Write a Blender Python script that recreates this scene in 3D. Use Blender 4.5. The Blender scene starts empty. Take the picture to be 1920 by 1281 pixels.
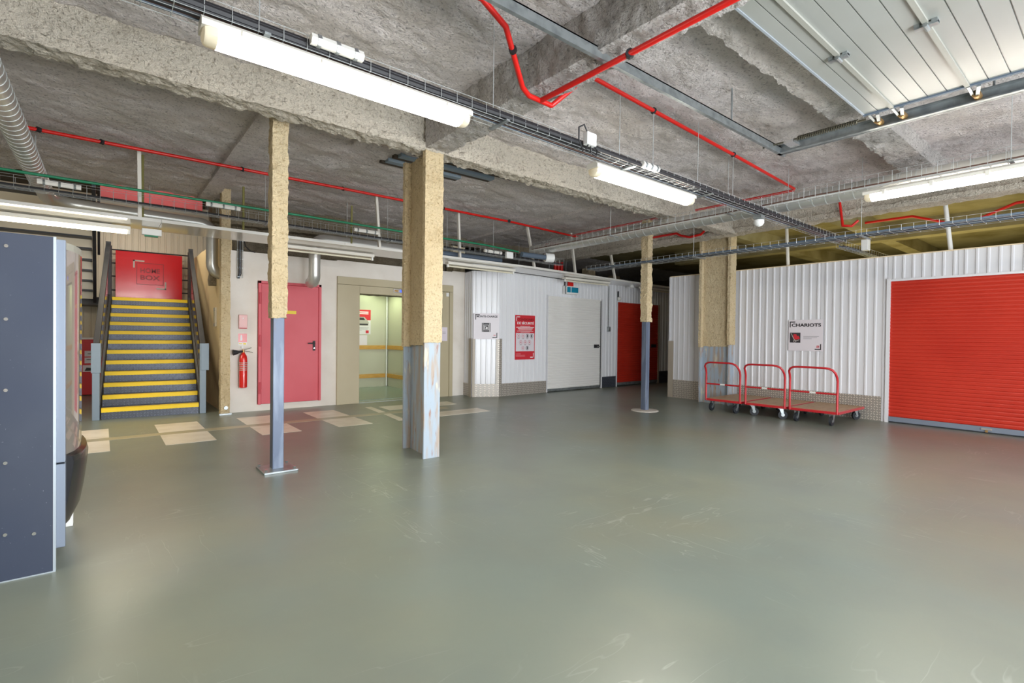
import bpy, bmesh, math, random
from mathutils import Vector, Matrix, noise
random.seed(7)
R = math.radians
S = bpy.context.scene
COL = S.collection

# ------------------------------------------------------------------ camera
cam_d = bpy.data.cameras.new('camera')
cam = bpy.data.objects.new('camera', cam_d); COL.objects.link(cam)
cam_d.sensor_width = 36.0; cam_d.lens = 17.80; cam_d.clip_start = 0.05; cam_d.clip_end = 200
_y, _p, _r = 0.68159, -0.01089, 0.01115
_f = Vector((math.sin(_y)*math.cos(_p), math.cos(_y)*math.cos(_p), math.sin(_p)))
_ri = Vector((math.cos(_y), -math.sin(_y), 0)); _u = _ri.cross(_f)
_r2 = _ri*math.cos(_r) + _u*math.sin(_r); _u2 = -_ri*math.sin(_r) + _u*math.cos(_r)
M3 = Matrix((_r2, _u2, -_f)).transposed()
cam.matrix_world = Matrix.Translation((0, 0, 1.35)) @ M3.to_4x4()
S.camera = cam

# ------------------------------------------------------------------ world, daylight, exposure
w = bpy.data.worlds.new('world'); S.world = w; w.use_nodes = True
bg = w.node_tree.nodes['Background']
bg.inputs[0].default_value = (0.80, 0.90, 1.0, 1); bg.inputs[1].default_value = 2.2
S.view_settings.view_transform = 'Standard'; S.view_settings.look = 'None'
S.view_settings.exposure = 0.5; S.view_settings.gamma = 1.0
S.view_settings.use_curve_mapping = False
S.cycles.use_denoising = True
S.cycles.diffuse_bounces = 8; S.cycles.max_bounces = 12; S.cycles.glossy_bounces = 4
S.cycles.sample_clamp_indirect = 6.0

def area(name, loc, rot, sx, sy, power, col, parent=None, spread=180):
    d = bpy.data.lights.new(name, 'AREA'); d.shape = 'RECTANGLE'
    d.size = sx; d.size_y = sy; d.energy = power; d.color = col; d.spread = R(spread)
    o = bpy.data.objects.new(name, d); COL.objects.link(o)
    o.location = loc; o.rotation_euler = rot
    if parent: o.parent = parent
    return o
# daylight through the two gate openings behind the camera (pointing +Y into the hall)
DAY = (0.86, 0.93, 1.0)
area('daylight_gate', (2.4, -2.75, 1.5), (R(95), 0, 0), 3.6, 2.7, 270, DAY)
area('daylight_gate', (7.2, -2.75, 1.5), (R(95), 0, 0), 3.6, 2.7, 60, DAY)
# added fill lights, as if from sunlit ground, brighten the ceiling from below
area('apron_fill', (2.4, -4.0, .08), (R(128), 0, 0), 4.0, 1.6, 300, (1.0, .96, .92))
area('apron_fill', (7.2, -4.0, .08), (R(128), 0, 0), 4.0, 1.6, 150, (1.0, .96, .92))

# ------------------------------------------------------------------ helpers
def lin(c):
    out = []
    for v in c:
        v = v/255.0
        out.append(v/12.92 if v <= 0.04045 else ((v+0.055)/1.055)**2.4)
    return (out[0], out[1], out[2], 1)

MATS = {}
def mat(name, rgb, rough=0.5, metal=0.0, spec=0.5, emit=None, es=0, coat=0, alpha=1, trans=0):
    m = bpy.data.materials.new(name); m.use_nodes = True
    b = m.node_tree.nodes['Principled BSDF']
    b.inputs['Base Color'].default_value = lin(rgb); b.inputs['Roughness'].default_value = rough
    b.inputs['Metallic'].default_value = metal; b.inputs['Specular IOR Level'].default_value = spec
    b.inputs['Coat Weight'].default_value = coat; b.inputs['Coat Roughness'].default_value = 0.08
    b.inputs['Transmission Weight'].default_value = trans
    if emit: b.inputs['Emission Color'].default_value = lin(emit); b.inputs['Emission Strength'].default_value = es
    MATS[name] = m
    return m

def N(m, t, **kw):
    n = m.node_tree.nodes.new(t)
    for k, v in kw.items():
        if k in n.inputs: n.inputs[k].default_value = v
        else: setattr(n, k, v)
    return n
def L(m, a, b): m.node_tree.links.new(a, b)

def add_noise(m, c2, scale=4, lo=.4, hi=.65, detail=6, stretch=None, bump=0, bscale=40, bdist=.02, fac=1.0, coord='Object', world=False):
    """mix the base colour towards c2 by noise; optional bump"""
    b = m.node_tree.nodes['Principled BSDF']
    base = b.inputs['Base Color'].default_value[:]
    src = b.inputs['Base Color'].links[0].from_socket if b.inputs['Base Color'].links else None
    if world: vec = N(m, 'ShaderNodeNewGeometry').outputs['Position']
    else: vec = N(m, 'ShaderNodeTexCoord').outputs[coord]
    if stretch:
        mp = N(m, 'ShaderNodeMapping'); mp.inputs['Scale'].default_value = stretch[:3]
        if len(stretch) > 3: mp.inputs['Rotation'].default_value = (0, 0, stretch[3])
        L(m, vec, mp.inputs[0]); vec2 = mp.outputs[0]
    else: vec2 = vec
    if c2 is not None:
        n = N(m, 'ShaderNodeTexNoise', Scale=scale, Detail=detail); L(m, vec2, n.inputs['Vector'])
        mr = N(m, 'ShaderNodeMapRange'); mr.inputs[1].default_value = lo; mr.inputs[2].default_value = hi
        mr.inputs[4].default_value = fac
        L(m, n.outputs[0], mr.inputs[0])
        mx = N(m, 'ShaderNodeMix', data_type='RGBA'); L(m, mr.outputs[0], mx.inputs[0])
        if src: L(m, src, mx.inputs[6])
        else: mx.inputs[6].default_value = base
        mx.inputs[7].default_value = lin(c2)
        L(m, mx.outputs[2], b.inputs['Base Color'])
    if bump:
        n2 = N(m, 'ShaderNodeTexNoise', Scale=bscale, Detail=5, Roughness=.6); L(m, vec, n2.inputs['Vector'])
        bp = N(m, 'ShaderNodeBump', Strength=bump, Distance=bdist); L(m, n2.outputs[0], bp.inputs['Height'])
        prev = b.inputs['Normal'].links[0].from_socket if b.inputs['Normal'].links else None
        if prev: L(m, prev, bp.inputs['Normal'])
        L(m, bp.outputs[0], b.inputs['Normal'])
    return m

def spray(name, rgb, dark, warm, bump=.9, pit=40, bscale=52):
    m = mat(name, rgb, .95, spec=.15)
    add_noise(m, warm, 1.3, .42, .68, 5, world=True, fac=.7)
    add_noise(m, dark, pit, .55, .72, 6, world=True, fac=.75)  # dark colour noise stands in for shade in the small pits
    add_noise(m, dark, 5, .54, .8, 9, stretch=(1, 3.2, 1), world=True, fac=.45)  # darker streaks painted in for fibrous shading
    add_noise(m, None, bump=bump, bscale=bscale, bdist=.05, world=True)
    add_noise(m, None, bump=.7, bscale=17, bdist=.05, world=True)
    return m

def checker_plate(name, rgb, rough, metal, dist=.004, cell=.042):
    """five-bar style tread plate: raised lozenges that turn by ninety degrees from cell to cell"""
    m = mat(name, rgb, rough, metal); b = m.node_tree.nodes['Principled BSDF']
    def op(o, a, c=None, cl=False):
        n = N(m, 'ShaderNodeMath', operation=o); n.use_clamp = cl
        for i_, q in enumerate((a, c)):
            if q is None: continue
            if isinstance(q, (int, float)): n.inputs[i_].default_value = q
            else: L(m, q, n.inputs[i_])
        return n.outputs[0]
    geo = N(m, 'ShaderNodeNewGeometry'); sep = N(m, 'ShaderNodeSeparateXYZ'); L(m, geo.outputs['Position'], sep.inputs[0])
    gn = N(m, 'ShaderNodeSeparateXYZ'); L(m, geo.outputs['True Normal'], gn.inputs[0])
    flat = op('GREATER_THAN', op('ABSOLUTE', gn.outputs[2]), .7)          # treads lie flat, plates stand
    v_ = op('ADD', op('MULTIPLY', sep.outputs[2], op('SUBTRACT', 1.0, flat)), op('MULTIPLY', sep.outputs[1], flat))
    u_ = op('ADD', sep.outputs[0], op('MULTIPLY', sep.outputs[1], op('SUBTRACT', 1.0, flat)))
    u, v = op('DIVIDE', u_, cell), op('DIVIDE', v_, cell)
    fu, fv = op('SUBTRACT', op('FRACT', u), .5), op('SUBTRACT', op('FRACT', v), .5)
    par = op('MODULO', op('ADD', op('ADD', op('FLOOR', u), op('FLOOR', v)), 4000), 2.0)
    sgn = op('SUBTRACT', op('MULTIPLY', par, 2.0), 1.0)
    a = op('ADD', fu, op('MULTIPLY', fv, sgn)); c = op('SUBTRACT', fu, op('MULTIPLY', fv, sgn))
    d = op('ADD', op('POWER', op('DIVIDE', op('ABSOLUTE', a), .66), 2.0), op('POWER', op('DIVIDE', op('ABSOLUTE', c), .22), 2.0))
    h = op('SUBTRACT', 1.0, d, True); h = op('MULTIPLY', h, 2.0, True)
    bp = N(m, 'ShaderNodeBump', Strength=1.0, Distance=dist); L(m, h, bp.inputs['Height']); L(m, bp.outputs[0], b.inputs['Normal'])
    mc = N(m, 'ShaderNodeMix', data_type='RGBA'); L(m, h, mc.inputs[0])            # bars coloured a little brighter than the plate
    mc.inputs[6].default_value = lin(rgb); mc.inputs[7].default_value = lin([min(255, int(v2*1.45)) for v2 in rgb])
    L(m, mc.outputs[2], b.inputs['Base Color'])
    return m

def thin_lines(m, rgb, scale, stretch, width, fac, mlo=.5, mhi=.65):
    """hair-line scuffs: the contour of a stretched noise, shown only where a second noise allows"""
    b = m.node_tree.nodes['Principled BSDF']; src = b.inputs['Base Color'].links[0].from_socket
    pos = N(m, 'ShaderNodeNewGeometry').outputs['Position']
    mp = N(m, 'ShaderNodeMapping'); mp.inputs['Scale'].default_value = stretch[:3]; mp.inputs['Rotation'].default_value = (0, 0, stretch[3]); L(m, pos, mp.inputs[0])
    n = N(m, 'ShaderNodeTexNoise', Scale=scale, Detail=3); L(m, mp.outputs[0], n.inputs['Vector'])
    sb = N(m, 'ShaderNodeMath', operation='SUBTRACT'); sb.inputs[1].default_value = .5; L(m, n.outputs[0], sb.inputs[0])
    ab = N(m, 'ShaderNodeMath', operation='ABSOLUTE'); L(m, sb.outputs[0], ab.inputs[0])
    mr = N(m, 'ShaderNodeMapRange'); mr.inputs[1].default_value = 0; mr.inputs[2].default_value = width; mr.inputs[3].default_value = fac; mr.inputs[4].default_value = 0; L(m, ab.outputs[0], mr.inputs[0])
    n2 = N(m, 'ShaderNodeTexNoise', Scale=scale*.45, Detail=4); L(m, pos, n2.inputs['Vector'])
    m2 = N(m, 'ShaderNodeMapRange'); m2.inputs[1].default_value = mlo; m2.inputs[2].default_value = mhi; L(m, n2.outputs[0], m2.inputs[0])
    mu = N(m, 'ShaderNodeMath', operation='MULTIPLY'); L(m, mr.outputs[0], mu.inputs[0]); L(m, m2.outputs[0], mu.inputs[1])
    mx = N(m, 'ShaderNodeMix', data_type='RGBA'); L(m, mu.outputs[0], mx.inputs[0]); L(m, src, mx.inputs[6]); mx.inputs[7].default_value = lin(rgb)
    L(m, mx.outputs[2], b.inputs['Base Color'])

# ------------------------------------------------------------------ materials
def floor_mat():
    m = mat('floor_paint', (118, 128, 121), .27, spec=.75)
    b = m.node_tree.nodes['Principled BSDF']
    add_noise(m, (126, 131, 117), .55, .42, .62, 5, world=True, fac=.75)
    add_noise(m, (110, 118, 113), 1.7, .45, .75, 7, world=True, fac=.6)
    add_noise(m, (136, 127, 100), .35, .5, .72, 4, world=True, fac=.45)
    thin_lines(m, (176, 178, 174), 1.4, (.5, 2.6, 1, .6), .006, .45)
    thin_lines(m, (180, 182, 178), 1.7, (2.8, .45, 1, .2), .005, .45)
    # roughness varies with wear
    geo = N(m, 'ShaderNodeNewGeometry'); n = N(m, 'ShaderNodeTexNoise', Scale=1.1, Detail=3); L(m, geo.outputs['Position'], n.inputs['Vector'])
    mr = N(m, 'ShaderNodeMapRange'); mr.inputs[1].default_value = .15; mr.inputs[2].default_value = .85; mr.inputs[3].default_value = .29; mr.inputs[4].default_value = .40
    L(m, n.outputs[0], mr.inputs[0]); L(m, mr.outputs[0], b.inputs['Roughness'])
    n2 = N(m, 'ShaderNodeTexNoise', Scale=2.5, Detail=4); L(m, geo.outputs['Position'], n2.inputs['Vector'])
    bp = N(m, 'ShaderNodeBump', Strength=.12, Distance=.02); L(m, n2.outputs[0], bp.inputs['Height']); L(m, bp.outputs[0], b.inputs['Normal'])
    return m
FLOOR = floor_mat()
MARK = mat('floor_marking_paint', (224, 216, 202), .35); add_noise(MARK, (204, 194, 176), 3, .45, .7, 8, world=True)
BAND = mat('floor_band_paint', (168, 160, 134), .35); add_noise(BAND, (150, 146, 124), 4, .45, .7, 8, world=True)
CEIL = spray('sprayed_ceiling', (236, 229, 227), (146, 138, 138), (224, 215, 206))
BEAM = spray('sprayed_beam', (226, 217, 202), (146, 134, 116), (216, 208, 194), pit=38, bscale=48)
BEAMW = spray('sprayed_beam_pale', (204, 199, 195), (132, 126, 124), (194, 188, 182), pit=38, bscale=48)
BEIGE = spray('sprayed_beige', (230, 212, 176), (180, 152, 108), (222, 200, 160), bump=.8, pit=36, bscale=44)
DIRTY = spray('sprayed_dirty', (160, 150, 132), (88, 78, 62), (140, 126, 100))
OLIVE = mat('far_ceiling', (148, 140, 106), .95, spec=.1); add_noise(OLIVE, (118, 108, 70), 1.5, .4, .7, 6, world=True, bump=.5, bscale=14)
PLASTER = mat('white_plaster', (232, 226, 218), .75, spec=.3); add_noise(PLASTER, (220, 212, 202), 2.2, .4, .75, 6, world=True, bump=.1, bscale=30)
CLAD = mat('white_cladding', (216, 216, 220), .24, spec=.5)
CLADB = mat('white_cladding_back', (230, 231, 235), .26, spec=.5)  # same cladding, lightened to make up for weaker light at the back
REDSH2 = mat('far_red_shutter', (222, 34, 18), .4)
CREAM = mat('cream_cladding', (220, 208, 186), .4)
PANELW = mat('white_sandwich_panel', (222, 220, 214), .07, spec=.8)
CHECK = checker_plate('aluminium_checker_plate', (158, 152, 144), .42, .35)
CHECKD = checker_plate('dark_checker_plate', (74, 78, 88), .35, .4)
GUARD = mat('guard_strip', (168, 158, 144), .5, .2)
REDSH = mat('red_shutter', (188, 50, 34), .36, spec=.4); add_noise(REDSH, (180, 44, 30), 1.2, .4, .7, 4, world=True)
WHSH = mat('white_shutter', (232, 230, 226), .4)
PINK = mat('fire_door_paint', (214, 88, 100), .45); add_noise(PINK, (205, 72, 84), .8, .4, .7, 4, world=True)
PINKD = mat('fire_door_edge', (190, 50, 66), .5)
LIFTB = mat('lift_beige', (186, 175, 146), .42); add_noise(LIFTB, (180, 168, 138), 1.2, .4, .7, 3, world=True)
LIFTW = mat('lift_wall_steel', (196, 194, 174), .28, .2)
LIFTF = mat('lift_floor', (140, 158, 150), .25)
WOOD = mat('oak_rail', (214, 164, 84), .5); add_noise(WOOD, (196, 142, 66), 6, .4, .7, 5, stretch=(1, 8, 8), world=True)
PLY = mat('deck_plywood', (176, 146, 112), .55); add_noise(PLY, (156, 124, 90), 5, .4, .7, 7, stretch=(1, 9, 9), world=True)
TROL = mat('trolley_red', (184, 30, 40), .3, coat=.3)
STEELB = mat('worn_blue_steel', (88, 100, 122), .42, .15)
add_noise(STEELB, (124, 136, 154), 3, .45, .7, 8, stretch=(4, 4, .6), world=True)
add_noise(STEELB, (96, 92, 96), 7, .62, .75, 8, stretch=(3, 3, .5), world=True)
HSTEEL = mat('worn_column_steel', (160, 174, 188), .55, .05)
add_noise(HSTEEL, (168, 150, 132), 3.5, .46, .62, 8, stretch=(5, 5, .6), world=True, fac=.85)
add_noise(HSTEEL, (150, 96, 60), 9, .62, .72, 8, stretch=(3, 3, .6), world=True, fac=.8)
add_noise(HSTEEL, (206, 200, 178), 6, .62, .7, 6, stretch=(2, 2, .5), world=True)
GALV = mat('galvanised_steel', (170, 176, 178), .36, .75); add_noise(GALV, (142, 148, 150), 14, .4, .7, 4)
GALVW = mat('galvanised_wire', (196, 200, 200), .4, .5)
DUCT = mat('duct_steel', (196, 196, 192), .34, .6)
CHROME = mat('bright_steel', (214, 214, 214), .2, .9)
REDP = mat('red_pipe', (206, 26, 20), .35)
GREENP = mat('green_conduit', (22, 120, 84), .45)
BLACK = mat('black_cable', (34, 34, 38), .55)
BROWNC = mat('brown_cable', (96, 68, 58), .55)
YELC = mat('olive_cable', (124, 120, 66), .55)
BLUEC = mat('grey_cable', (86, 100, 116), .55)
ORANGE = mat('orange_cable', (196, 104, 50), .55)
STAIRD = mat('stair_dark_paint', (46, 48, 54), .5); add_noise(STAIRD, (58, 58, 62), 3, .45, .7, 6, world=True)
POSTB = mat('stair_post_blue', (122, 138, 154), .45)
INFILL = mat('glossy_infill_panel', (96, 74, 70), .12, .5)
YEL = mat('yellow_nosing', (250, 212, 20), .5)
REDG = mat('red_gloss_panel', (206, 32, 40), .2, coat=.4)
REDPOST = mat('red_print', (206, 44, 56), .45)
GREYM = mat('grey_mark', (176, 168, 162), .5)
DARKRED = mat('dark_red_print', (128, 20, 22), .45)
WPRINT = mat('white_print', (238, 236, 238), .45)
SIGNW = mat('sign_white', (222, 216, 222), .4)
CHAR = mat('charcoal_print', (52, 48, 52), .5)
GREYT = mat('grey_print', (150, 146, 150), .5)
NAVY = mat('navy_board', (50, 58, 76), .55); add_noise(NAVY, (62, 70, 86), 2, .45, .75, 8, world=True)
add_noise(NAVY, (150, 156, 170), 70, .70, .74, 2, world=True, fac=.4); add_noise(NAVY, (42, 52, 74), .9, .45, .65, 3, world=True)
ALU = mat('aluminium_trim', (190, 200, 210), .32, .55)
ALUW = mat('silver_cabinet', (128, 138, 154), .4, .3)
GLASS = mat('vending_glass', (176, 166, 164), .04, spec=.8, coat=.5); MATS['vending_glass'].node_tree.nodes['Principled BSDF'].inputs['Metallic'].default_value = .6
HATCH = mat('dark_plastic', (28, 28, 34), .22, coat=.3)
WHITEP = mat('white_plastic', (230, 230, 228), .45)
TEAL = mat('teal_sticker', (14, 128, 158), .4)
RUBBER = mat('black_rubber', (34, 38, 44), .6)
EXTRED = mat('extinguisher_red', (206, 30, 22), .25, coat=.4)
PINKBOX = mat('pink_box', (214, 160, 156), .3)
BRASS = mat('brass', (176, 140, 90), .35, .7)
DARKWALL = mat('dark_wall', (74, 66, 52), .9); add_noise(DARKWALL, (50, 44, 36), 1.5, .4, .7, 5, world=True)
TUBE = mat('lit_tube', (255, 250, 235), .4, emit=(255, 240, 208), es=12.0)
LENS = mat('lit_diffuser', (255, 250, 240), .3, emit=(255, 246, 230), es=30.0)
LENSEND = mat('lamp_clear_end', (216, 206, 184), .25, emit=(255, 232, 180), es=.12)
TUBEOFF = mat('unlit_tube', (226, 220, 198), .35)
HOUSING = mat('lamp_housing', (222, 218, 208), .5)
DISPLAY = mat('display_blue', (40, 60, 220), .3, emit=(70, 100, 255), es=1.2)
GDOOR = mat('sectional_door_panel', (150, 152, 148), .3, spec=.5); add_noise(GDOOR, (144, 146, 140), 1.5, .4, .7, 3, world=True)
GSEAM = mat('sectional_door_seam', (150, 150, 142), .4)
YSTICK = mat('yellow_sticker', (236, 206, 40), .45)
PAPER = mat('paper', (226, 216, 226), .7)
SPRING = mat('spring_steel', (96, 92, 78), .4, .6)
SPOT = mat('lit_spot', (230, 255, 200), .4, emit=(226, 255, 190), es=6)

# ------------------------------------------------------------------ mesh builder
BASE = {}
class MB:
    def __init__(s): s.v = []; s.f = []; s.mi = []; s.cur = 0
    def face(s, idx): s.f.append(idx); s.mi.append(s.cur)
    def box(s, x0, y0, z0, x1, y1, z1):
        x0, x1 = min(x0, x1), max(x0, x1); y0, y1 = min(y0, y1), max(y0, y1); z0, z1 = min(z0, z1), max(z0, z1)
        n = len(s.v)
        s.v += [Vector(p) for p in ((x0,y0,z0),(x1,y0,z0),(x1,y1,z0),(x0,y1,z0),(x0,y0,z1),(x1,y0,z1),(x1,y1,z1),(x0,y1,z1))]
        for q in ((3,2,1,0),(4,5,6,7),(0,1,5,4),(1,2,6,5),(2,3,7,6),(3,0,4,7)): s.face([n+i for i in q])
        return s
    def obox(s, c, size, m):
        n = len(s.v); hx, hy, hz = [k/2 for k in size]; c = Vector(c)
        for p in ((-hx,-hy,-hz),(hx,-hy,-hz),(hx,hy,-hz),(-hx,hy,-hz),(-hx,-hy,hz),(hx,-hy,hz),(hx,hy,hz),(-hx,hy,hz)):
            s.v.append(c + m @ Vector(p))
        for q in ((3,2,1,0),(4,5,6,7),(0,1,5,4),(1,2,6,5),(2,3,7,6),(3,0,4,7)): s.face([n+i for i in q])
        return s
    def bar(s, a, b, wd, ht, up=(0,0,1)):
        a, b = Vector(a), Vector(b); d = (b-a); ln = d.length; d.normalize()
        up = Vector(up)
        if abs(d.dot(up)) > .98: up = Vector((1,0,0))
        sd = up.cross(d).normalized(); u2 = d.cross(sd)
        return s.obox((a+b)/2, (ln, wd, ht), Matrix((d, sd, u2)).transposed())
    def tube(s, pts, r, seg=8, cap=True, closed=False):
        pts = [Vector(p) for p in pts]; n0 = len(s.v); prev = None
        rr = r if isinstance(r, (list, tuple)) else [r]*len(pts)
        for i, p in enumerate(pts):
            if i == 0: d = pts[1]-p
            elif i == len(pts)-1: d = p-pts[i-1]
            else: d = (pts[i+1]-p).normalized()+(p-pts[i-1]).normalized()
            d.normalize()
            if prev is None:
                a = Vector((0,0,1)) if abs(d.z) < .9 else Vector((1,0,0)); x = a.cross(d).normalized()
            else:
                x = prev - d*prev.dot(d); x.normalize()
            prev = x; y = d.cross(x)
            k = 1.0
            if 0 < i < len(pts)-1:
                c = max(.5, d.dot((p-pts[i-1]).normalized())); k = 1/c
            for j in range(seg):
                t = 2*math.pi*j/seg
                s.v.append(p + (x*math.cos(t)+y*math.sin(t))*rr[i]*min(k, 1.25))
        for i in range(len(pts)-1):
            for j in range(seg):
                a = n0+i*seg+j; b = n0+i*seg+(j+1) % seg
                s.face([a, b, b+seg, a+seg])
        if cap:
            s.face([n0+j for j in range(seg)][::-1]); s.face([n0+(len(pts)-1)*seg+j for j in range(seg)])
        return s
    def cyl(s, a, b, r, seg=12): return s.tube([a, b], r, seg)
    def prism(s, poly, ext):
        n = len(s.v); k = len(poly); e = Vector(ext)
        s.v += [Vector(p) for p in poly] + [Vector(p)+e for p in poly]
        s.face(list(range(n+k-1, n-1, -1))); s.face(list(range(n+k, n+2*k)))
        for i in range(k):
            j = (i+1) % k; s.face([n+i, n+j, n+k+j, n+k+i])
        return s
    def quad(s, *p):
        n = len(s.v); s.v += [Vector(q) for q in p]; s.face([n+i for i in range(len(p))]); return s
    def lathe(s, prof, c, seg=20):
        n = len(s.v); c = Vector(c); k = len(prof)
        for j in range(seg):
            t = 2*math.pi*j/seg
            for r, z in prof: s.v.append(c+Vector((r*math.cos(t), r*math.sin(t), z)))
        for j in range(seg):
            jn = (j+1) % seg
            for i in range(k-1): s.face([n+j*k+i, n+jn*k+i, n+jn*k+i+1, n+j*k+i+1])
        s.face([n+j*k for j in range(seg)][::-1]); s.face([n+j*k+k-1 for j in range(seg)])
        return s
    def rough(s, x0, y0, z0, x1, y1, z1, cell=.06, amp=.012, freq=9, ends=True, skip=''):
        """box of many cells whose skin is pushed in and out like sprayed mortar"""
        idx = {}; c = Vector(((x0+x1)/2, (y0+y1)/2, (z0+z1)/2))
        nx, ny, nz = [max(1, int(round(abs(d)/cell))) for d in (x1-x0, y1-y0, z1-z0)]
        def vid(i, j, k):
            key = (i, j, k)
            if key in idx: return idx[key]
            p = Vector((x0+(x1-x0)*i/nx, y0+(y1-y0)*j/ny, z0+(z1-z0)*k/nz))
            nr = Vector(((i == nx)-(i == 0), (j == ny)-(j == 0), (k == nz)-(k == 0)))
            if nr.length: nr.normalize()
            d = noise.noise(p*freq)*amp*.8 + noise.noise(p*freq*3.7+Vector((9, 3, 5)))*amp*.9
            p = p + nr*d
            idx[key] = len(s.v); s.v.append(p); return idx[key]
        for i in range(nx):
            for j in range(ny):
                if '-z' not in skip: s.face([vid(i,j,0), vid(i,j+1,0), vid(i+1,j+1,0), vid(i+1,j,0)])
                if '+z' not in skip: s.face([vid(i,j,nz), vid(i+1,j,nz), vid(i+1,j+1,nz), vid(i,j+1,nz)])
        for i in range(nx):
            for k in range(nz):
                s.face([vid(i,0,k), vid(i+1,0,k), vid(i+1,0,k+1), vid(i,0,k+1)])
                s.face([vid(i,ny,k), vid(i,ny,k+1), vid(i+1,ny,k+1), vid(i+1,ny,k)])
        for j in range(ny):
            for k in range(nz):
                s.face([vid(0,j,k), vid(0,j,k+1), vid(0,j+1,k+1), vid(0,j+1,k)])
                s.face([vid(nx,j,k), vid(nx,j+1,k), vid(nx,j+1,k+1), vid(nx,j,k+1)])
        return s
    def mesh(s, name, mats, off=Vector((0,0,0)), smooth=False, ang=40):
        me = bpy.data.meshes.new(name)
        me.from_pydata([tuple(p-off) for p in s.v], [], s.f)
        for m in (mats if isinstance(mats, (list, tuple)) else [mats]): me.materials.append(m)
        me.polygons.foreach_set('material_index', s.mi)
        if smooth:
            me.polygons.foreach_set('use_smooth', [True]*len(me.polygons))
            me.set_sharp_from_angle(angle=R(ang))
        me.update(); return me
    def build(s, name, mats, parent=None, smooth=False, bevel=0, local=False, base=None, ang=40):
        off = Vector((0,0,0))
        if not local:
            if parent is not None: off = BASE.get(parent.name, Vector((0,0,0)))
            elif base is not None: off = Vector(base)
        o = bpy.data.objects.new(name, s.mesh(name, mats, off, smooth, ang)); COL.objects.link(o)
        if parent is not None: o.parent = parent
        else: o.location = off
        BASE[o.name] = off
        if bevel:
            b = o.modifiers.new('bevel', 'BEVEL'); b.width = bevel; b.segments = 2; b.limit_method = 'ANGLE'
        return o

def box(*a): return MB().box(*a)
def tag(o, label=None, cat=None, group=None, kind=None):
    if label: o['label'] = label
    if cat: o['category'] = cat
    if group: o['group'] = group
    if kind: o['kind'] = kind
    return o
def thing(name, label, cat, loc=(0,0,0), rz=0, group=None, kind=None):
    o = bpy.data.objects.new(name, None); COL.objects.link(o); o.empty_display_size = .1
    o.location = loc; o.rotation_euler = (0, 0, rz); BASE[o.name] = Vector(loc)
    return tag(o, label, cat, group, kind)
def copy_tree(o, parent=None):
    c = o.copy(); COL.objects.link(c)
    BASE[c.name] = BASE.get(o.name, Vector((0,0,0)))
    if parent is not None: c.parent = parent
    for ch in list(o.children): copy_tree(ch, c)
    return c
def struct(o, label=None, cat=None): return tag(o, label, cat, kind='structure')

def text_mesh(txt, size, bold=0.0, align='LEFT', spacing=1.0, xscale=1.0):
    cu = bpy.data.curves.new('lettering', 'FONT'); cu.body = txt; cu.size = size; cu.align_x = align
    cu.offset = bold; cu.extrude = .001; cu.space_character = spacing; cu.resolution_u = 3
    o = bpy.data.objects.new('lettering', cu); COL.objects.link(o)
    dg = bpy.context.evaluated_depsgraph_get(); dg.update()
    me = bpy.data.meshes.new_from_object(o.evaluated_get(dg))
    bpy.data.objects.remove(o)
    if xscale != 1.0:
        for v in me.vertices: v.co.x *= xscale
    return me
def fit_text(txt, width, height, bold=.0):
    me = text_mesh(txt, 1.0, bold)
    xs = [v.co.x for v in me.vertices]; ys = [v.co.y for v in me.vertices]
    x0, x1, y0, y1 = min(xs), max(xs), min(ys), max(ys)
    for v in me.vertices:
        v.co.x = (v.co.x-x0)/(x1-x0)*width; v.co.y = (v.co.y-y0)/(y1-y0)*height; v.co.z *= 1.0
    return me
class Plate:
    """a flat board with its own frame: u to the right, v up, n out of the face"""
    def __init__(s, root, o, u, v):
        s.root = root; s.o = Vector(o); s.u = Vector(u).normalized(); s.v = Vector(v).normalized(); s.n = s.u.cross(s.v)
        s.m = Matrix((s.u, s.v, s.n)).transposed()
    def P(s, a, b, c=0): return s.o+s.u*a+s.v*b+s.n*c
    def rect(s, name, a0, b0, a1, b1, m, c0=.004, c1=.006, parent=None):
        mb = MB(); mb.obox(s.P((a0+a1)/2, (b0+b1)/2, (c0+c1)/2), (abs(a1-a0), abs(b1-b0), c1-c0), s.m)
        return mb.build(name, m, parent or s.root)
    def rects(s, name, lst, m, c0=.004, c1=.006, parent=None):
        if name not in ('corner_mark', 'frame_line', 'pictogram_line'):
            for q in lst: s.rect(name, *q, m, c0, c1, parent)
            return
        mb = MB()
        for a0, b0, a1, b1 in lst: mb.obox(s.P((a0+a1)/2, (b0+b1)/2, (c0+c1)/2), (abs(a1-a0), abs(b1-b0), c1-c0), s.m)
        return mb.build(name, m, parent or s.root)
    def poly(s, name, pts, m, c0=.004, c1=.006, parent=None):
        return MB().prism([s.P(a, b, c0) for a, b in pts], s.n*(c1-c0)).build(name, m, parent or s.root)
    def text(s, txt, a, b, width, height, m, bold=0, name='lettering', c=.0065):
        me = fit_text(txt, width, height, bold); me.materials.clear(); me.materials.append(m)
        off = BASE.get(s.root.name, Vector((0,0,0)))
        for vx in me.vertices:
            vx.co = s.P(a+vx.co.x, b+vx.co.y, c+.0012+vx.co.z) - off
        o = bpy.data.objects.new(name, me); COL.objects.link(o); o.parent = s.root; BASE[o.name] = off
        return o

CEILZ = 3.70
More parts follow.
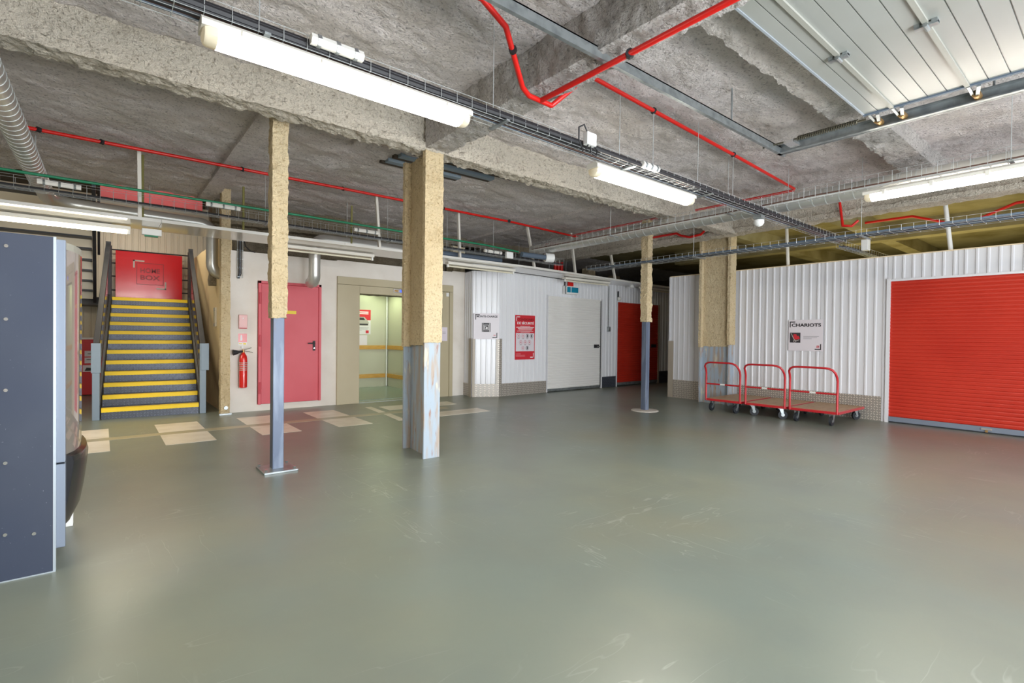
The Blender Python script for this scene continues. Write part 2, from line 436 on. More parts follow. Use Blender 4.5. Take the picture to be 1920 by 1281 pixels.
# ------------------------------------------------------------------ floor
fl = struct(box(-7, -5, -.2, 19, 19, 0).build('floor', FLOOR))
def mark(pts, m=MARK, z=.0025):
    MB().prism([(x, y, 0.0) for x, y in pts], (0, 0, z)).build('floor_marking', m, fl)
for x0, x1 in ((-.45, .08), (.6, 1.13), (1.66, 2.16), (2.68, 3.2)):
    mark(((x0, 8.2), (x1, 8.2), (x1, 8.95), (x0, 8.95)))
    mark(((x0, 7.27), (x1, 7.27), (x1, 8.0), (x0, 8.0)))
for x0, x1 in ((-2.5, -.45), (.08, .6), (1.13, 1.66), (2.16, 2.68), (3.2, 5.0)):
    mark(((x0, 8.0), (x1, 8.0), (x1, 8.2), (x0, 8.2)), BAND, .002)
for x0, x1 in ((-.45, .08), (.6, 1.13), (1.66, 2.16), (2.68, 3.2)):
    mark(((x0, 8.0), (x1, 8.0), (x1, 8.2), (x0, 8.2)), BAND, .002)
mark(((3.72, 8.2), (3.84, 8.2), (3.91, 8.97), (3.79, 8.97)))
mark(((3.63, 7.28), (3.76, 7.28), (3.84, 8.03), (3.72, 8.03)))
mark(((4.0, 8.38), (5.42, 8.38), (5.48, 8.84), (4.02, 8.88)))
mark(((3.86, 7.27), (5.42, 7.27), (5.44, 7.72), (3.9, 7.7)))

# ------------------------------------------------------------------ ceiling and beams
def rough_sheet(x0, x1, y0, y1, z, cell, amp, freq=3.0):
    mb = MB(); nx = int((x1-x0)/cell); ny = int((y1-y0)/cell)
    for j in range(ny+1):
        for i in range(nx+1):
            p = Vector((x0+(x1-x0)*i/nx, y0+(y1-y0)*j/ny, z))
            d = noise.noise(p*freq)*amp + noise.noise(p*freq*4.3)*amp*.5 + noise.noise(Vector((p.x*7, p.y*17, 3)))*amp*.45 + noise.noise(p*31)*amp*.22
            mb.v.append(p+Vector((0, 0, d)))
    for j in range(ny):
        for i in range(nx):
            a = j*(nx+1)+i; mb.face([a, a+nx+1, a+nx+2, a+1])
    return mb
ceil_mb = rough_sheet(-4, 9.7, -3, 10.35, CEILZ, .05, .032)
ceil_mb.box(-6, -4, CEILZ+.09, 9.7, 10.35, CEILZ+.25)
b_mb = rough_sheet(8.0, 18, 10.35, 15.5, CEILZ, .16, .03)
ce = struct(ceil_mb.build('ceiling', CEIL, smooth=True, ang=60))
b_mb.build('far_slab', CEIL, ce, smooth=True, ang=60)
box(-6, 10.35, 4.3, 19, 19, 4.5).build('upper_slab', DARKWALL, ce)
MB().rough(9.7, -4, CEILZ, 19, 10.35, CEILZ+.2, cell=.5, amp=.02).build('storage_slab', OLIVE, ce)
def beam(m, *a, **k): return MB().rough(*a, **k).build('beam', m, ce, smooth=True, ang=55)
beam(BEAM, -4, 4.88, 3.40, 9.4, 5.01, 3.74, cell=.035, amp=.016)                 # web of the main beam
beam(BEAM, -4, 4.83, 3.34, 9.4, 5.05, 3.42, cell=.03, amp=.028, freq=12)        # its lumpy lower flange
beam(BEAMW, 2.70, -4, 3.36, 2.98, 4.84, 3.74, cell=.035, amp=.022)
beam(BEAMW, 2.98, 1.60, 3.50, 9.4, 1.92, 3.76, cell=.035, amp=.022)
beam(BEAM, 9.36, -4, 3.42, 9.56, 10.2, 3.74, cell=.07, amp=.02)
beam(BEAM, 9.30, -4, 3.35, 9.62, 10.2, 3.43, cell=.06, amp=.024)
beam(CEIL, 1.28, 5.03, 3.645, 1.52, 10.2, 3.74, cell=.07, amp=.012)
beam(CEIL, 6.85, 5.03, 3.645, 7.1, 10.2, 3.74, cell=.07, amp=.012)
beam(CEIL, 2.34, 5.3, 3.63, 2.46, 6.0, 3.74, cell=.05, amp=.012)
beam(DIRTY, 1.5, 10.2, 3.30, 6.4, 10.4, 3.8, cell=.08, amp=.04)
beam(DIRTY, 6.4, 10.25, 3.52, 9.6, 10.4, 3.8, cell=.08, amp=.04)
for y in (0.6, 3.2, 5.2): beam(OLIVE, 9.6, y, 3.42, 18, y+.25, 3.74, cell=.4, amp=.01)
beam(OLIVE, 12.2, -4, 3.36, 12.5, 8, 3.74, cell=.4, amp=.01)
GAPD = mat('gap_shade_paint', (66, 58, 48), .9); JOIST = mat('joist_blue', (122, 138, 150), .6)
# exposed joists where the coating is missing beside the H column
for y0, x0, x1 in ((5.72, 3.15, 4.7), (6.0, 3.0, 4.5), (6.28, 2.95, 4.1)):
    box(x0, y0, 3.655, x1, y0+.10, 3.72).build('exposed_joist', JOIST, ce)
    box(x0-.05, y0+.10, 3.656, x1, y0+.17, 3.70).build('gap_shade', GAPD, ce)  # solid dark strip, the shade of a gap put into its colour

# ------------------------------------------------------------------ walls
wb = MB()
wb.box(1.65, 9.6, 0, 2.10, 9.8, 2.74); wb.box(2.10, 9.6, 2.26, 3.19, 9.8, 2.74); wb.box(2.10, 9.6, 0, 3.19, 9.8, .11)
wb.box(3.19, 9.6, 0, 3.48, 9.8, 2.74); wb.box(3.48, 9.6, 2.45, 6.06, 9.8, 2.76); wb.box(6.06, 9.6, 0, 6.40, 9.8, 2.78)
struct(wb.build('wall_back', PLASTER))
struct(box(-7, -5, 0, -6.0, 19, 4.4).build('wall_left', PLASTER))
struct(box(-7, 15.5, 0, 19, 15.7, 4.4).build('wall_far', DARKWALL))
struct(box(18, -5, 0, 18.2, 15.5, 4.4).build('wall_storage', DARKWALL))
wf = MB(); wf.box(-6, -3.1, 0, .6, -2.9, 4); wf.box(4.2, -3.1, 0, 5.4, -2.9, 4); wf.box(9.0, -3.1, 0, 18, -2.9, 4); wf.box(.6, -3.1, 2.85, 4.2, -2.9, 4); wf.box(5.4, -3.1, 2.85, 9, -2.9, 4)
struct(wf.build('wall_front', PLASTER))
struct(MB().rough(1.5, 10.4, 2.2, 6.35, 10.55, 3.72, cell=.1, amp=.03).build('wall_upper', DIRTY))

def clad_mesh(width, z0, z1, period=.125, depth=.014, key={}):
    """trapezoid ribbed sheet in local x (width), facing -y"""
    k = (round(width, 3), round(z0, 3), round(z1, 3), period)
    if k in key: return key[k]
    mb = MB(); prof = [(0, 0)]; n = int(round(width/period)); p = width/max(n, 1)
    for i in range(n):
        a = i*p
        prof += [(a+p*.50, 0), (a+p*.58, -depth), (a+p*.76, -depth), (a+p*.84, 0)]
    prof.append((width, 0))
    nn = len(prof)
    for x, d in prof: mb.v += [Vector((x, d, z0)), Vector((x, d, z1))]
    for i in range(nn-1): mb.face([2*i, 2*i+2, 2*i+3, 2*i+1])
    # back skin and edges give the sheet a thickness
    b = len(mb.v); t = .04
    mb.v += [Vector((0, t, z0)), Vector((0, t, z1)), Vector((width, t, z0)), Vector((width, t, z1))]
    mb.face([b+1, b+3, b+2, b]); mb.face([0, 1, b+1, b]); e = 2*(nn-1); mb.face([e+1, e, b+2, b+3])
    for zz in (0, 1):
        ring = [2*i+zz for i in range(nn)] + [b+2+zz, b+zz]
        mb.face(ring if zz else ring[::-1])
    key[k] = mb.mesh('cladding_panel', CLAD); return key[k]
def clad(parent, a, b, z0, z1, m=None, maxw=1.0):
    """ribbed sheets from a to b; the ribs face to the right-hand side of a->b"""
    a, b = Vector((a[0], a[1], 0)), Vector((b[0], b[1], 0)); d = b-a; ln = d.length; n = max(1, math.ceil(ln/maxw-.05)); wd = ln/n
    me = clad_mesh(wd-.004, z0, z1)
    if m:
        me = me.copy(); me.materials.clear(); me.materials.append(m)
    for i in range(n):
        o = bpy.data.objects.new('cladding_panel', me); COL.objects.link(o); o.parent = parent
        o.location = a+d*(i/n); o.rotation_euler = (0, 0, math.atan2(d.y, d.x))

# ribbed back wall with its splayed corner
wr = struct(MB().box(6.45, 9.72, 0, 6.7, 9.78, 2.5).build('wall_ribbed_back', DARKWALL))
clad(wr, (6.40, 9.62), (6.33, 9.18), 0, 2.77, CLADB); clad(wr, (6.33, 9.18), (6.86, 8.91), 0, 2.77, CLADB)
clad(wr, (6.86, 8.91), (8.33, 8.94), 0, 2.78, CLADB); clad(wr, (8.33, 8.95), (10.30, 8.95), 2.33, 2.78, CLADB)
clad(wr, (10.30, 8.95), (10.93, 8.95), 0, 2.78, CLADB); clad(wr, (10.93, 8.95), (12.84, 8.95), 2.31, 2.78, CLADB)
clad(wr, (12.84, 8.95), (13.4, 8.95), 0, 2.78, CLADB); clad(wr, (13.4, 8.95), (14.6, 8.95), 2.31, 2.78, CLADB); clad(wr, (14.6, 8.95), (17, 8.95), 0, 2.78, CLADB)
def kick(parent, a, b, z0, z1, out, m=CHECK, t=.006, name='kick_plate'):
    a, b = Vector((a[0], a[1], 0)), Vector((b[0], b[1], 0)); d = (b-a).normalized(); nrm = Vector((d.y, -d.x, 0))
    mb = MB(); c = (a+b)/2+nrm*(out+t/2); c.z = (z0+z1)/2
    mb.obox(c, ((b-a).length, t, z1-z0), Matrix((d, -nrm, Vector((0,0,1)))).transposed())
    return mb.build(name, m, parent)
kick(wr, (6.40, 9.60), (6.34, 9.2), 0, .285, .016)
kick(wr, (6.36, 9.165), (6.83, 8.925), 0, .285, .016); kick(wr, (6.88, 8.91), (8.32, 8.94), 0, .285, .016)
kick(wr, (10.34, 8.95), (10.91, 8.95), 0, .29, .016, CHECKD)
kick(wr, (12.9, 8.95), (13.36, 8.95), 0, .35, .016, CHECKD)
for a, b in (((6.345, 9.30), (6.328, 9.175)), ((6.33, 9.185), (6.378, 9.16)), ((6.80, 8.944), (6.865, 8.91)), ((6.855, 8.908), (6.92, 8.91))):
    kick(wr, a, b, 0, 1.285, .024, CHECK if a[0] > 6.5 else GUARD, .006, 'corner_guard')
box(8.31, 8.915, 0, 8.345, 8.955, 2.345).build('door_jamb', CLAD, wr); box(10.285, 8.915, 0, 10.325, 8.955, 2.345).build('door_jamb', CLAD, wr)
box(10.905, 8.915, 0, 10.94, 8.955, 2.32).build('door_jamb', CLAD, wr); box(12.825, 8.915, 0, 12.87, 8.955, 2.32).build('door_jamb', GUARD, wr)

# ribbed right wall
wrt = struct(box(10.12, -2.9, 2.5, 10.16, 0, 2.7).build('wall_right', CLAD))
for a, b in ((6.70, 5.70), (5.70, 4.65), (4.65, 3.60), (3.60, 2.60)):
    clad(wrt, (10.10, a), (10.10, b), 0, 2.73, maxw=1.1)
clad(wrt, (10.10, 2.60), (10.10, -.05), 2.34, 2.73); clad(wrt, (10.10, -.05), (10.10, -2.9), 0, 2.73)
box(10.07, -2.9, 2.728, 10.18, 6.72, 2.742).build('top_trim', mat('cream_trim', (232, 212, 178), .5), wrt)
box(10.07, 6.70, 0, 10.17, 6.73, 2.73).build('end_trim', CLAD, wrt)
clad(wrt, (17, 6.72), (10.17, 6.72), 0, 2.73)
kick(wrt, (10.10, 6.66), (10.10, 5.82), 0, .405, .016); kick(wrt, (10.10, 5.10), (10.10, 2.66), 0, .41, .016)
kick(wrt, (10.085, 6.735), (10.085, 6.60), 0, 1.28, .018, GUARD, .006, 'corner_guard')
box(10.06, 2.555, 0, 10.11, 2.605, 2.36).build('door_jamb', CLAD, wrt); box(10.06, -.07, 0, 10.11, -.03, 2.36).build('door_jamb', CLAD, wrt)
box(10.065, -.03, 2.315, 10.11, 2.56, 2.35).build('door_head', CLAD, wrt)
# hidden storage light behind the right wall
# cream walls around the stairs
wc = struct(box(-6, 14.12, 0, 3.3, 14.2, 4.3).build('wall_stair_back', CREAM))
clad(wc, (-1.6, 14.1), (3.25, 14.1), 0, 3.9, CREAM)
ws = MB().rough(1.60, 9.7, 0, 1.72, 14.1, 3.0, cell=.2, amp=.006).build('wall_stair_side', mat('yellowish_plaster', (226, 204, 160), .7), smooth=True)
struct(ws); add_noise(MATS['yellowish_plaster'], (176, 142, 112), 1.1, .52, .68, 4, stretch=(1, 1, .7), world=True, fac=.7)

# soffit: glossy white sandwich panels over the back passage
so = struct(box(-4, 7.93, 2.76, -1.0, 8.64, 2.80).build('trim_soffit', PANELW))
xs = [-1.0, .6, 3.0, 5.4, 7.0]
for i in range(len(xs)-1):
    box(xs[i]+.002, 7.93, 2.76, xs[i+1]-.002, 8.66, 2.80).build('soffit_panel', PANELW, so)
MB().prism([(7.0, 7.93, 2.76), (11.4, 8.30, 2.76), (16, 8.6, 2.76), (16, 8.96, 2.76), (7.0, 8.96, 2.76)], (0, 0, .04)).build('soffit_panel', PANELW, so)

# ------------------------------------------------------------------ doors
# fire door in the white wall
d1 = struct(thing('door_1', 'dull red steel fire door with black lever handle in white wall', 'door', (2.64, 9.6, .11)))
fr = MB(); fr.box(2.11, 9.555, .11, 2.155, 9.62, 2.26); fr.box(3.135, 9.555, .11, 3.18, 9.62, 2.26); fr.box(2.11, 9.555, 2.215, 3.18, 9.62, 2.26)
fr.build('door_frame', PINK, d1, bevel=.004)
box(2.158, 9.572, .115, 3.132, 9.63, 2.212).build('door_leaf', PINK, d1, bevel=.004)
for z in (.30, 1.12, 1.86): box(2.118, 9.535, z, 2.152, 9.556, z+.2).build('hinge', PINKD, d1, bevel=.004)
hp = box(3.03, 9.560, 1.04, 3.075, 9.573, 1.22).build('handle_plate', BLACK, d1, bevel=.003)
MB().tube([(3.05, 9.565, 1.175), (3.05, 9.515, 1.175), (2.93, 9.512, 1.175)], .011, 8).build('handle', BLACK, hp, smooth=True)
MB().cyl((3.052, 9.562, 1.085), (3.052, 9.552, 1.085), .012, 10).build('lock_cylinder', CHROME, hp)
box(2.53, 9.567, 1.70, 2.735, 9.573, 1.76).build('yellow_notice', YSTICK, d1)
# roller shutters
def curtain(y0, x0, x1, z0, z1, m, pitch=.06, depth=.012):
    mb = MB(); n = int((z1-z0)/pitch)
    prof = []
    for i in range(n):
        z = z0+(z1-z0)*i/n; p = (z1-z0)/n
        prof += [(z, 0), (z+p*.22, -depth*.9), (z+p*.62, -depth), (z+p*.86, -.002)]
    prof.append((z1, 0))
    for z, d in prof: mb.v += [Vector((x0, y0+d, z)), Vector((x1, y0+d, z))]
    for i in range(len(prof)-1): mb.face([2*i, 2*i+1, 2*i+3, 2*i+2])
    mb.box(x0, y0+.004, z0, x1, y0+.02, z1)
    return mb
d2 = struct(thing('door_2', 'white roller shutter beside the red safety notice', 'door', (9.3, 8.95, 0)))
curtain(8.955, 8.345, 10.285, .07, 2.33, WHSH).build('shutter_curtain', WHSH, d2)
box(8.35, 8.935, .012, 10.25, 8.975, .075).build('bottom_rail', GALV, d2)
box(10.262, 8.936, .02, 10.284, 8.944, 2.30).build('guide_slot', BLACK, d2)
lk = box(10.02, 8.922, 1.06, 10.20, 8.945, 1.15).build('latch_plate', BLACK, d2); MB().tube([(10.10, 8.92, 1.10), (10.10, 8.895, 1.10), (10.19, 8.895, 1.10)], .012, 8).build('latch_bolt', CHROME, lk)
d3 = struct(thing('door_3', 'red roller shutter behind the far slim column at the passage', 'door', (11.9, 8.95, 0)))
curtain(8.955, 10.94, 12.825, .10, 2.31, REDSH2).build('shutter_curtain', REDSH, d3)
box(10.945, 8.93, .03, 12.82, 8.975, .105).build('bottom_rail', GALV, d3)
box(12.5, 8.92, 1.06, 12.72, 8.94, 1.15).build('latch_plate', BLACK, d3)
d5 = struct(thing('door_4', 'dim white roller shutter at the end of the dark passage', 'door', (14, 8.95, 0)))
curtain(8.955, 13.4, 14.6, .07, 2.31, WHSH).build('shutter_curtain', WHSH, d5); box(13.4, 8.93, .01, 14.6, 8.97, .075).build('bottom_rail', GALV, d5)
d4 = struct(thing('door_5', 'large bright red roller shutter in the right-hand ribbed wall', 'door', (10.1, 1.25, 0)))
sl = MB(); pt = .0585; X0 = 10.105
for q in ((0, 0), ):
    prof = [(0, 0), (.012, -.010), (.036, -.012), (.050, -.002), (pt, 0)]
    for z, d in prof: sl.v += [Vector((d, 1.30, z)), Vector((d, -1.30, z))]
    for i in range(len(prof)-1): sl.face([2*i, 2*i+1, 2*i+3, 2*i+2])
    sl.box(.002, -1.32, 0, .014, 1.32, pt)
slm = sl.mesh('slat', REDSH, smooth=True, ang=30)
for i in range(38):
    o = bpy.data.objects.new('slat', slm); COL.objects.link(o); o.parent = d4; o.location = (.0, 0.012, .095+i*pt)
br = box(10.075, -.03, .02, 10.115, 2.55, .095).build('bottom_rail', ALUW, d4)
box(10.055, 1.30, .05, 10.076, 1.42, .075).build('bolt_latch', CHROME, br); box(10.06, 1.345, .015, 10.075, 1.375, .055).build('padlock_eye', BRASS, br)
box(10.08, -.03, 0, 10.11, 2.55, .02).build('floor_seal', RUBBER, d4)

# ------------------------------------------------------------------ lift
lf = struct(thing('door_6', 'beige steel lift front with open doorway in white wall', 'lift', (4.77, 9.6, 0)))
box(3.48, 9.55, 0, 3.915, 9.66, 2.30).build('side_panel', LIFTB, lf, bevel=.003)
box(5.55, 9.55, 0, 5.66, 9.66, 2.30).build('side_panel', LIFTB, lf, bevel=.003)
box(3.48, 9.55, 2.305, 6.06, 9.66, 2.45).build('header_panel', LIFTB, lf, bevel=.003)
box(3.918, 9.555, 2.15, 5.55, 9.66, 2.30).build('header_panel', LIFTB, lf, bevel=.003)
mp_ = box(5.66, 9.565, 0, 5.965, 9.63, 2.30).build('service_door', LIFTB, lf, bevel=.003)
box(5.97, 9.55, 0, 6.06, 9.66, 2.30).build('side_panel', LIFTB, lf, bevel=.003)
box(5.88, 9.545, 2.20, 5.945, 9.566, 2.28).build('door_contact', WHITEP, mp_, bevel=.004)
box(3.92, 9.56, 0, 5.55, 9.85, .006).build('door_sill', GALV, lf)
ds = box(4.62, 9.535, 2.205, 5.02, 9.552, 2.285).build('indicator', CHROME, lf, bevel=.006)
box(4.76, 9.531, 2.22, 4.85, 9.536, 2.27).build('display', DISPLAY, ds)
box(4.64, 9.531, 2.225, 4.72, 9.536, 2.265).build('button_plate', BRASS, ds)
car = thing('lift_car', 'lift car interior with two wooden bumper rails behind open lift doorway', 'lift', (4.7, 11, 0))
for i in range(3):
    box(3.4+i*.8, 12.30, .01, 4.195+i*.8, 12.36, 2.40).build('back_wall_panel', LIFTW, car)
    box(5.79, 9.86+i*.815, .01, 5.85, 10.67+i*.815, 2.40).build('side_wall_panel', LIFTW, car)
box(3.34, 9.86, .01, 3.4, 12.3, 2.40).build('side_wall_panel', LIFTW, car)
box(3.34, 9.86, -.02 + .021, 5.85, 12.36, .012).build('car_floor', LIFTF, car)
box(3.34, 9.86, 2.40, 5.85, 12.36, 2.46).build('car_ceiling', LIFTW, car)
MB().cyl((5.76, 12.27, .02), (5.76, 12.27, 2.4), .022, 10).build('corner_post', WHITEP, car, smooth=True)
for z in (.24, .97):
    box(3.42, 12.265, z, 5.73, 12.298, z+.10).build('bumper_rail', WOOD, car, bevel=.004); box(5.757, 9.9, z, 5.789, 12.24, z+.10).build('bumper_rail', WOOD, car, bevel=.004)
for x, y in ((5.45, 11.95), (4.9, 11.95), (5.45, 11.2), (4.9, 11.2), (4.2, 11.9), (4.2, 10.8)):
    MB().cyl((x, y, 2.385), (x, y, 2.40), .045, 14).build('ceiling_spot', SPOT, car)
for x, y in ((5.35, 11.75), (4.3, 10.9)):
    area('lift_spot_light', (x-4.7, y-11, 2.36), (0, 0, 0), .5, .5, 7, (.86, 1.0, .66), car)
po = thing('poster', 'red and white poster with a grey car on lift back wall', 'poster', (5.1, 12.298, 1.35))
pl = Plate(po, (4.80, 12.298, 1.35), (1, 0, 0), (0, 0, 1))
pl.rect('sheet', 0, 0, .53, .62, SIGNW, 0, .003); pl.rect('red_field', 0, .36, .53, .62, REDPOST, .003, .004)
pl.rects('white_line', [(.1, .55, .47, .575), (.22, .51, .47, .53)], WPRINT, .004, .005)
pl.poly('car_body', [(.10, .22), (.46, .22), (.48, .30), (.44, .36), (.36, .44), (.18, .44), (.10, .36)], GREYM, .004, .0055)
pl.poly('windscreen', [(.18, .36), (.38, .36), (.34, .42), (.19, .42)], CHAR, .0055, .0065)
pl.rects('bumper', [(.12, .23, .46, .27)], CHAR, .0055, .0065)
pl.rects('text_line', [(.05, .16, .48, .17), (.05, .13, .45, .14), (.05, .10, .30, .108)], GREYT, .003, .004)
pl.rect('red_stamp', .40, .03, .48, .10, REDPOST, .003, .004)
nt = thing('paper_notice', 'white sheet pinned under the poster in the lift', 'paper', (5.1, 12.298, 1.07)); box(4.95, 12.293, 1.08, 5.24, 12.298, 1.33).build('sheet', PAPER, nt)
nt = thing('paper_notice', 'white paper notice taped on the beige service door', 'paper', (5.86, 9.56, 1.22)); Pn = Plate(nt, (5.71, 9.564, 1.225), (1, 0, 0), (0, 0, 1))
Pn.rect('sheet', 0, 0, .21, .30, PAPER, 0, .002); Pn.rect('red_mark', .02, .26, .06, .29, REDPOST, .002, .003); Pn.rects('text_line', [(.02, .19, .17, .2), (.02, .16, .17, .168)], GREYT, .002, .003)

# ------------------------------------------------------------------ columns
def square_column(name, label, cx, cy, s, ztop, zs, plate, round_plate=False, m=STEELB):
    t = thing(name, label, 'column', (cx, cy, 0))
    h = s/2
    box(cx-h, cy-h, .0, cx+h, cy+h, zs+.05).build('shaft', m, t, bevel=.006)
    mb = MB().rough(cx-h-.02, cy-h-.02, zs, cx+h+.02, cy+h+.02, ztop, cell=.028, amp=.015, freq=12)
    mb.build('sprayed_coating', BEIGE, t, smooth=True, ang=60)
    if round_plate:
        MB().lathe([(.25, 0), (.24, .012), (.10, .018)], (cx, cy, 0), 18).build('base_plate', mat('pale_grout', (186, 180, 172), .7), t)
    else:
        MB().obox((cx, cy-.01, .009), (.31, .34, .018), Matrix.Identity(3)).build('base_plate', GALV, t, bevel=.003)
        for dx, dy in ((-.13, .14), (.13, .14), (.13, -.14), (-.13, -.14)):
            MB().cyl((cx+dx, cy+dy, .018), (cx+dx, cy+dy, .04), .014, 6).build('bolt', CHROME, t)
    return t
square_column('slim_column', 'slim square steel column before the red fire door, beige coated above', 1.358, 5.37, .105, CEILZ, 1.50, 1)
square_column('slim_column', 'slim square steel column standing before the far red shutter', 7.80, 5.70, .105, 3.5, 1.64, 1, True)
def h_column(label, x0, y0, y1, wd, ztop, zs, dx=0.0):
    t = thing('h_column', label, 'column', (x0+wd/2, (y0+y1)/2, 0)); xc = x0+wd/2
    for a, b, d in ((y0, y0+.03, 0), (y1-.03, y1, dx)):
        box(x0+d, a, 0, x0+d+wd, b, zs+.1).build('flange', HSTEEL, t, bevel=.003)
    MB().bar((xc, y0+.03, (zs+.1)/2), (xc+dx, y1-.03, (zs+.1)/2), .02, zs+.1).build('web', HSTEEL, t)
    mb = MB()
    mb.rough(x0-.012, y0-.012, zs, x0+wd+.012, y0+.045, ztop, cell=.03, amp=.008, freq=11)
    mb.rough(x0+dx-.012, y1-.045, zs-.06, x0+dx+wd+.012, y1+.012, ztop, cell=.03, amp=.008, freq=11)
    k0 = len(mb.v); mb.rough(xc-.03, y0+.03, zs-.04, xc+.03, y1-.03, ztop, cell=.035, amp=.010, freq=11)
    for v in mb.v[k0:]: v.x += dx*(v.y-y0)/(y1-y0)
    mb.build('sprayed_coating', BEIGE, t, smooth=True, ang=60)
    return t
h_column('broad H-shaped steel column in mid hall, rusty pale blue below', 2.715, 4.85, 5.48, .20, 3.38, 1.27, .065)
h_column('broad H-shaped column against the right wall behind the trolleys', 9.78, 5.14, 5.80, .20, 3.44, 1.22)
t = thing('corner_pillar', 'rough beige corner pillar between the stairs and fire extinguisher', 'column', (1.59, 9.5, 0))
MB().rough(1.525, 9.46, 0, 1.66, 9.63, 3.72, cell=.05, amp=.010, freq=9).build('pillar_shaft', BEIGE, t, smooth=True, ang=60)
MB().cyl((1.60, 9.462, .11), (1.60, 9.44, .11), .03, 12).build('anchor_ring', GALV, t)
box(1.50, 9.41, 0, 1.68, 9.47, .02).build('foot_plate', GALV, t)
for i, (x, y, lab) in enumerate(((9.2, 12.3, 'dim beige pillar over the soffit left of the red ducts'), (12.9, 11.8, 'dim beige pillar above the soffit right of the red ducts'), (15.2, 12.6, 'dim beige pillar behind the far slim column top'), (6.9, 10.9, 'dim beige pillar above the notice wall near the grey pipe'))):
    MB().rough(x, y, 2.0, x+.35, y+.3, 4.3, cell=.2, amp=.02).build('far_pillar', BEIGE, base=(x+.17, y+.15, 2.0))
    tag(bpy.context.scene.objects['far_pillar' if i == 0 else 'far_pillar.%03d' % i], lab, 'column')

# ------------------------------------------------------------------ stairs
A = R(-3.2)
st = thing('staircase', 'steel staircase with yellow nosings and dark tread-plate risers', 'staircase', (0.0, 9.93, 0), A)
RIS, GO, NW = .17, .272, 12
sm = MB(); sm.box(.0, .0, -.17, 1.27, .012, -.02); sm.box(.0, .0, -.02, 1.27, GO+.02, 0)
step_me = sm.mesh('step', CHECKD)
nm = MB(); nm.box(.0, -.012, -.06, 1.27, .0, .004); nm.box(.0, -.012, .0005, 1.27, .06, .006)
nos_me = nm.mesh('nosing', YEL)
for k in range(NW):
    o = bpy.data.objects.new('step', step_me); COL.objects.link(o); o.parent = st; o.location = (0, k*GO, RIS*(k+1))
    n = bpy.data.objects.new('nosing', nos_me); COL.objects.link(n); n.parent = o
def lb(mb, name, m, **k): return mb.build(name, m, st, local=True, **k)
TOPY = (NW-1)*GO; TOPZ = RIS*NW
for x in (-.045, 1.275):
    lb(MB().bar((x+.018, 0.02, .10), (x+.018, TOPY, TOPZ-.06), .03, .26), 'stringer', STAIRD)
    xo = -.06 if x < 0 else 1.325
    lb(MB().box(xo-.045, -.05, 0, xo+.045, .04, 1.17), 'newel_post', POSTB, bevel=.004)
    if x < 0: lb(MB().box(xo-.058, -.055, .72, xo+.058, .045, 1.17), 'post_sleeve', POSTB, bevel=.004)
    else: lb(MB().box(xo-.03, -.058, .72, xo+.085, .045, 1.17), 'post_sleeve', POSTB, bevel=.004)
    lb(MB().bar((xo, 0.0, 1.15), (xo, TOPY, 3.10), .075, .05), 'handrail', STAIRD, bevel=.006)
    lb(MB().prism([(xo, .05, .30), (xo, TOPY, TOPZ+.1), (xo, TOPY, 2.75), (xo, .05, .82)], (.012 if x < 0 else -.012, 0, 0)), 'infill_panel', INFILL)
    lb(MB().box(xo-.04, TOPY-.04, TOPZ-.2, xo+.04, TOPY+.04, 3.14), 'top_post', STAIRD)
lb(MB().box(-1.4, TOPY+GO, TOPZ-.16, 1.32, TOPY+GO+.9, TOPZ), 'landing', STAIRD)
# railing on the far side of the landing
for z in (2.25, 2.55, 2.83, 3.12): lb(MB().cyl((-.06, TOPY+1.02, z), (1.36, TOPY+1.02, z), .014, 8), 'guard_rail', BLACK, smooth=True)
lb(MB().box(-.1, TOPY+.98, TOPZ, -.05, TOPY+1.06, 3.2), 'guard_post', BLACK); lb(MB().box(1.33, TOPY+.98, TOPZ, 1.38, TOPY+1.06, 3.2), 'guard_post', BLACK)
lb(MB().bar((1.325, TOPY, 3.10), (1.355, TOPY+1.02, 3.10), .03, .05), 'guard_rail', BLACK)
up = thing('upper_staircase', 'second flight of steel stairs seen from below at far left', 'staircase', (0, 13.0, 2.0))
for k in range(9):
    y = 13.05-.25*k; z = 2.16+.17*k
    box(-1.3, y-.29, z-.03, -.13, y, z).build('tread', STAIRD, up); box(-1.3, y-.04, z-.17, -.13, y-.03, z-.03).build('riser', MATS['cream_cladding'], up)
MB().bar((-.10, 13.15, 2.02), (-.10, 10.6, 3.75), .05, .24).build('stringer', STAIRD, up); MB().bar((-1.33, 13.15, 2.02), (-1.33, 10.6, 3.75), .05, .24).build('stringer', STAIRD, up)
MB().bar((-.04, 13.1, 2.9), (-.04, 10.6, 4.1), .04, .05).build('handrail', STAIRD, up)
# logo panel on the landing
hb = thing('landing_panel', 'glossy red panel with framed lettering above the staircase', 'panel', (.85, 13.8, 2.1))
ph = Plate(hb, (.235, 13.80, 2.09), (1, 0, 0), (0, 0, 1))
ph.rect('board', 0, 0, 1.20, 1.0, REDG, 0, .02)
ph.rects('corner_mark', [(.30, .80, .50, .83), (.30, .66, .33, .83)], GREYM, .02, .024); ph.rects('corner_mark', [(.72, .21, .90, .24), (.87, .21, .90, .38)], GREYM, .02, .024)
ph.rects('frame_line', [(.36, .765, .85, .775), (.36, .30, .85, .31), (.36, .30, .37, .775), (.84, .30, .85, .775)], DARKRED, .02, .023)
ph.text('HOME', .43, .56, .35, .105, DARKRED, .012, c=.0225); ph.text('BOX', .43, .405, .35, .105, DARKRED, .012, c=.0225)
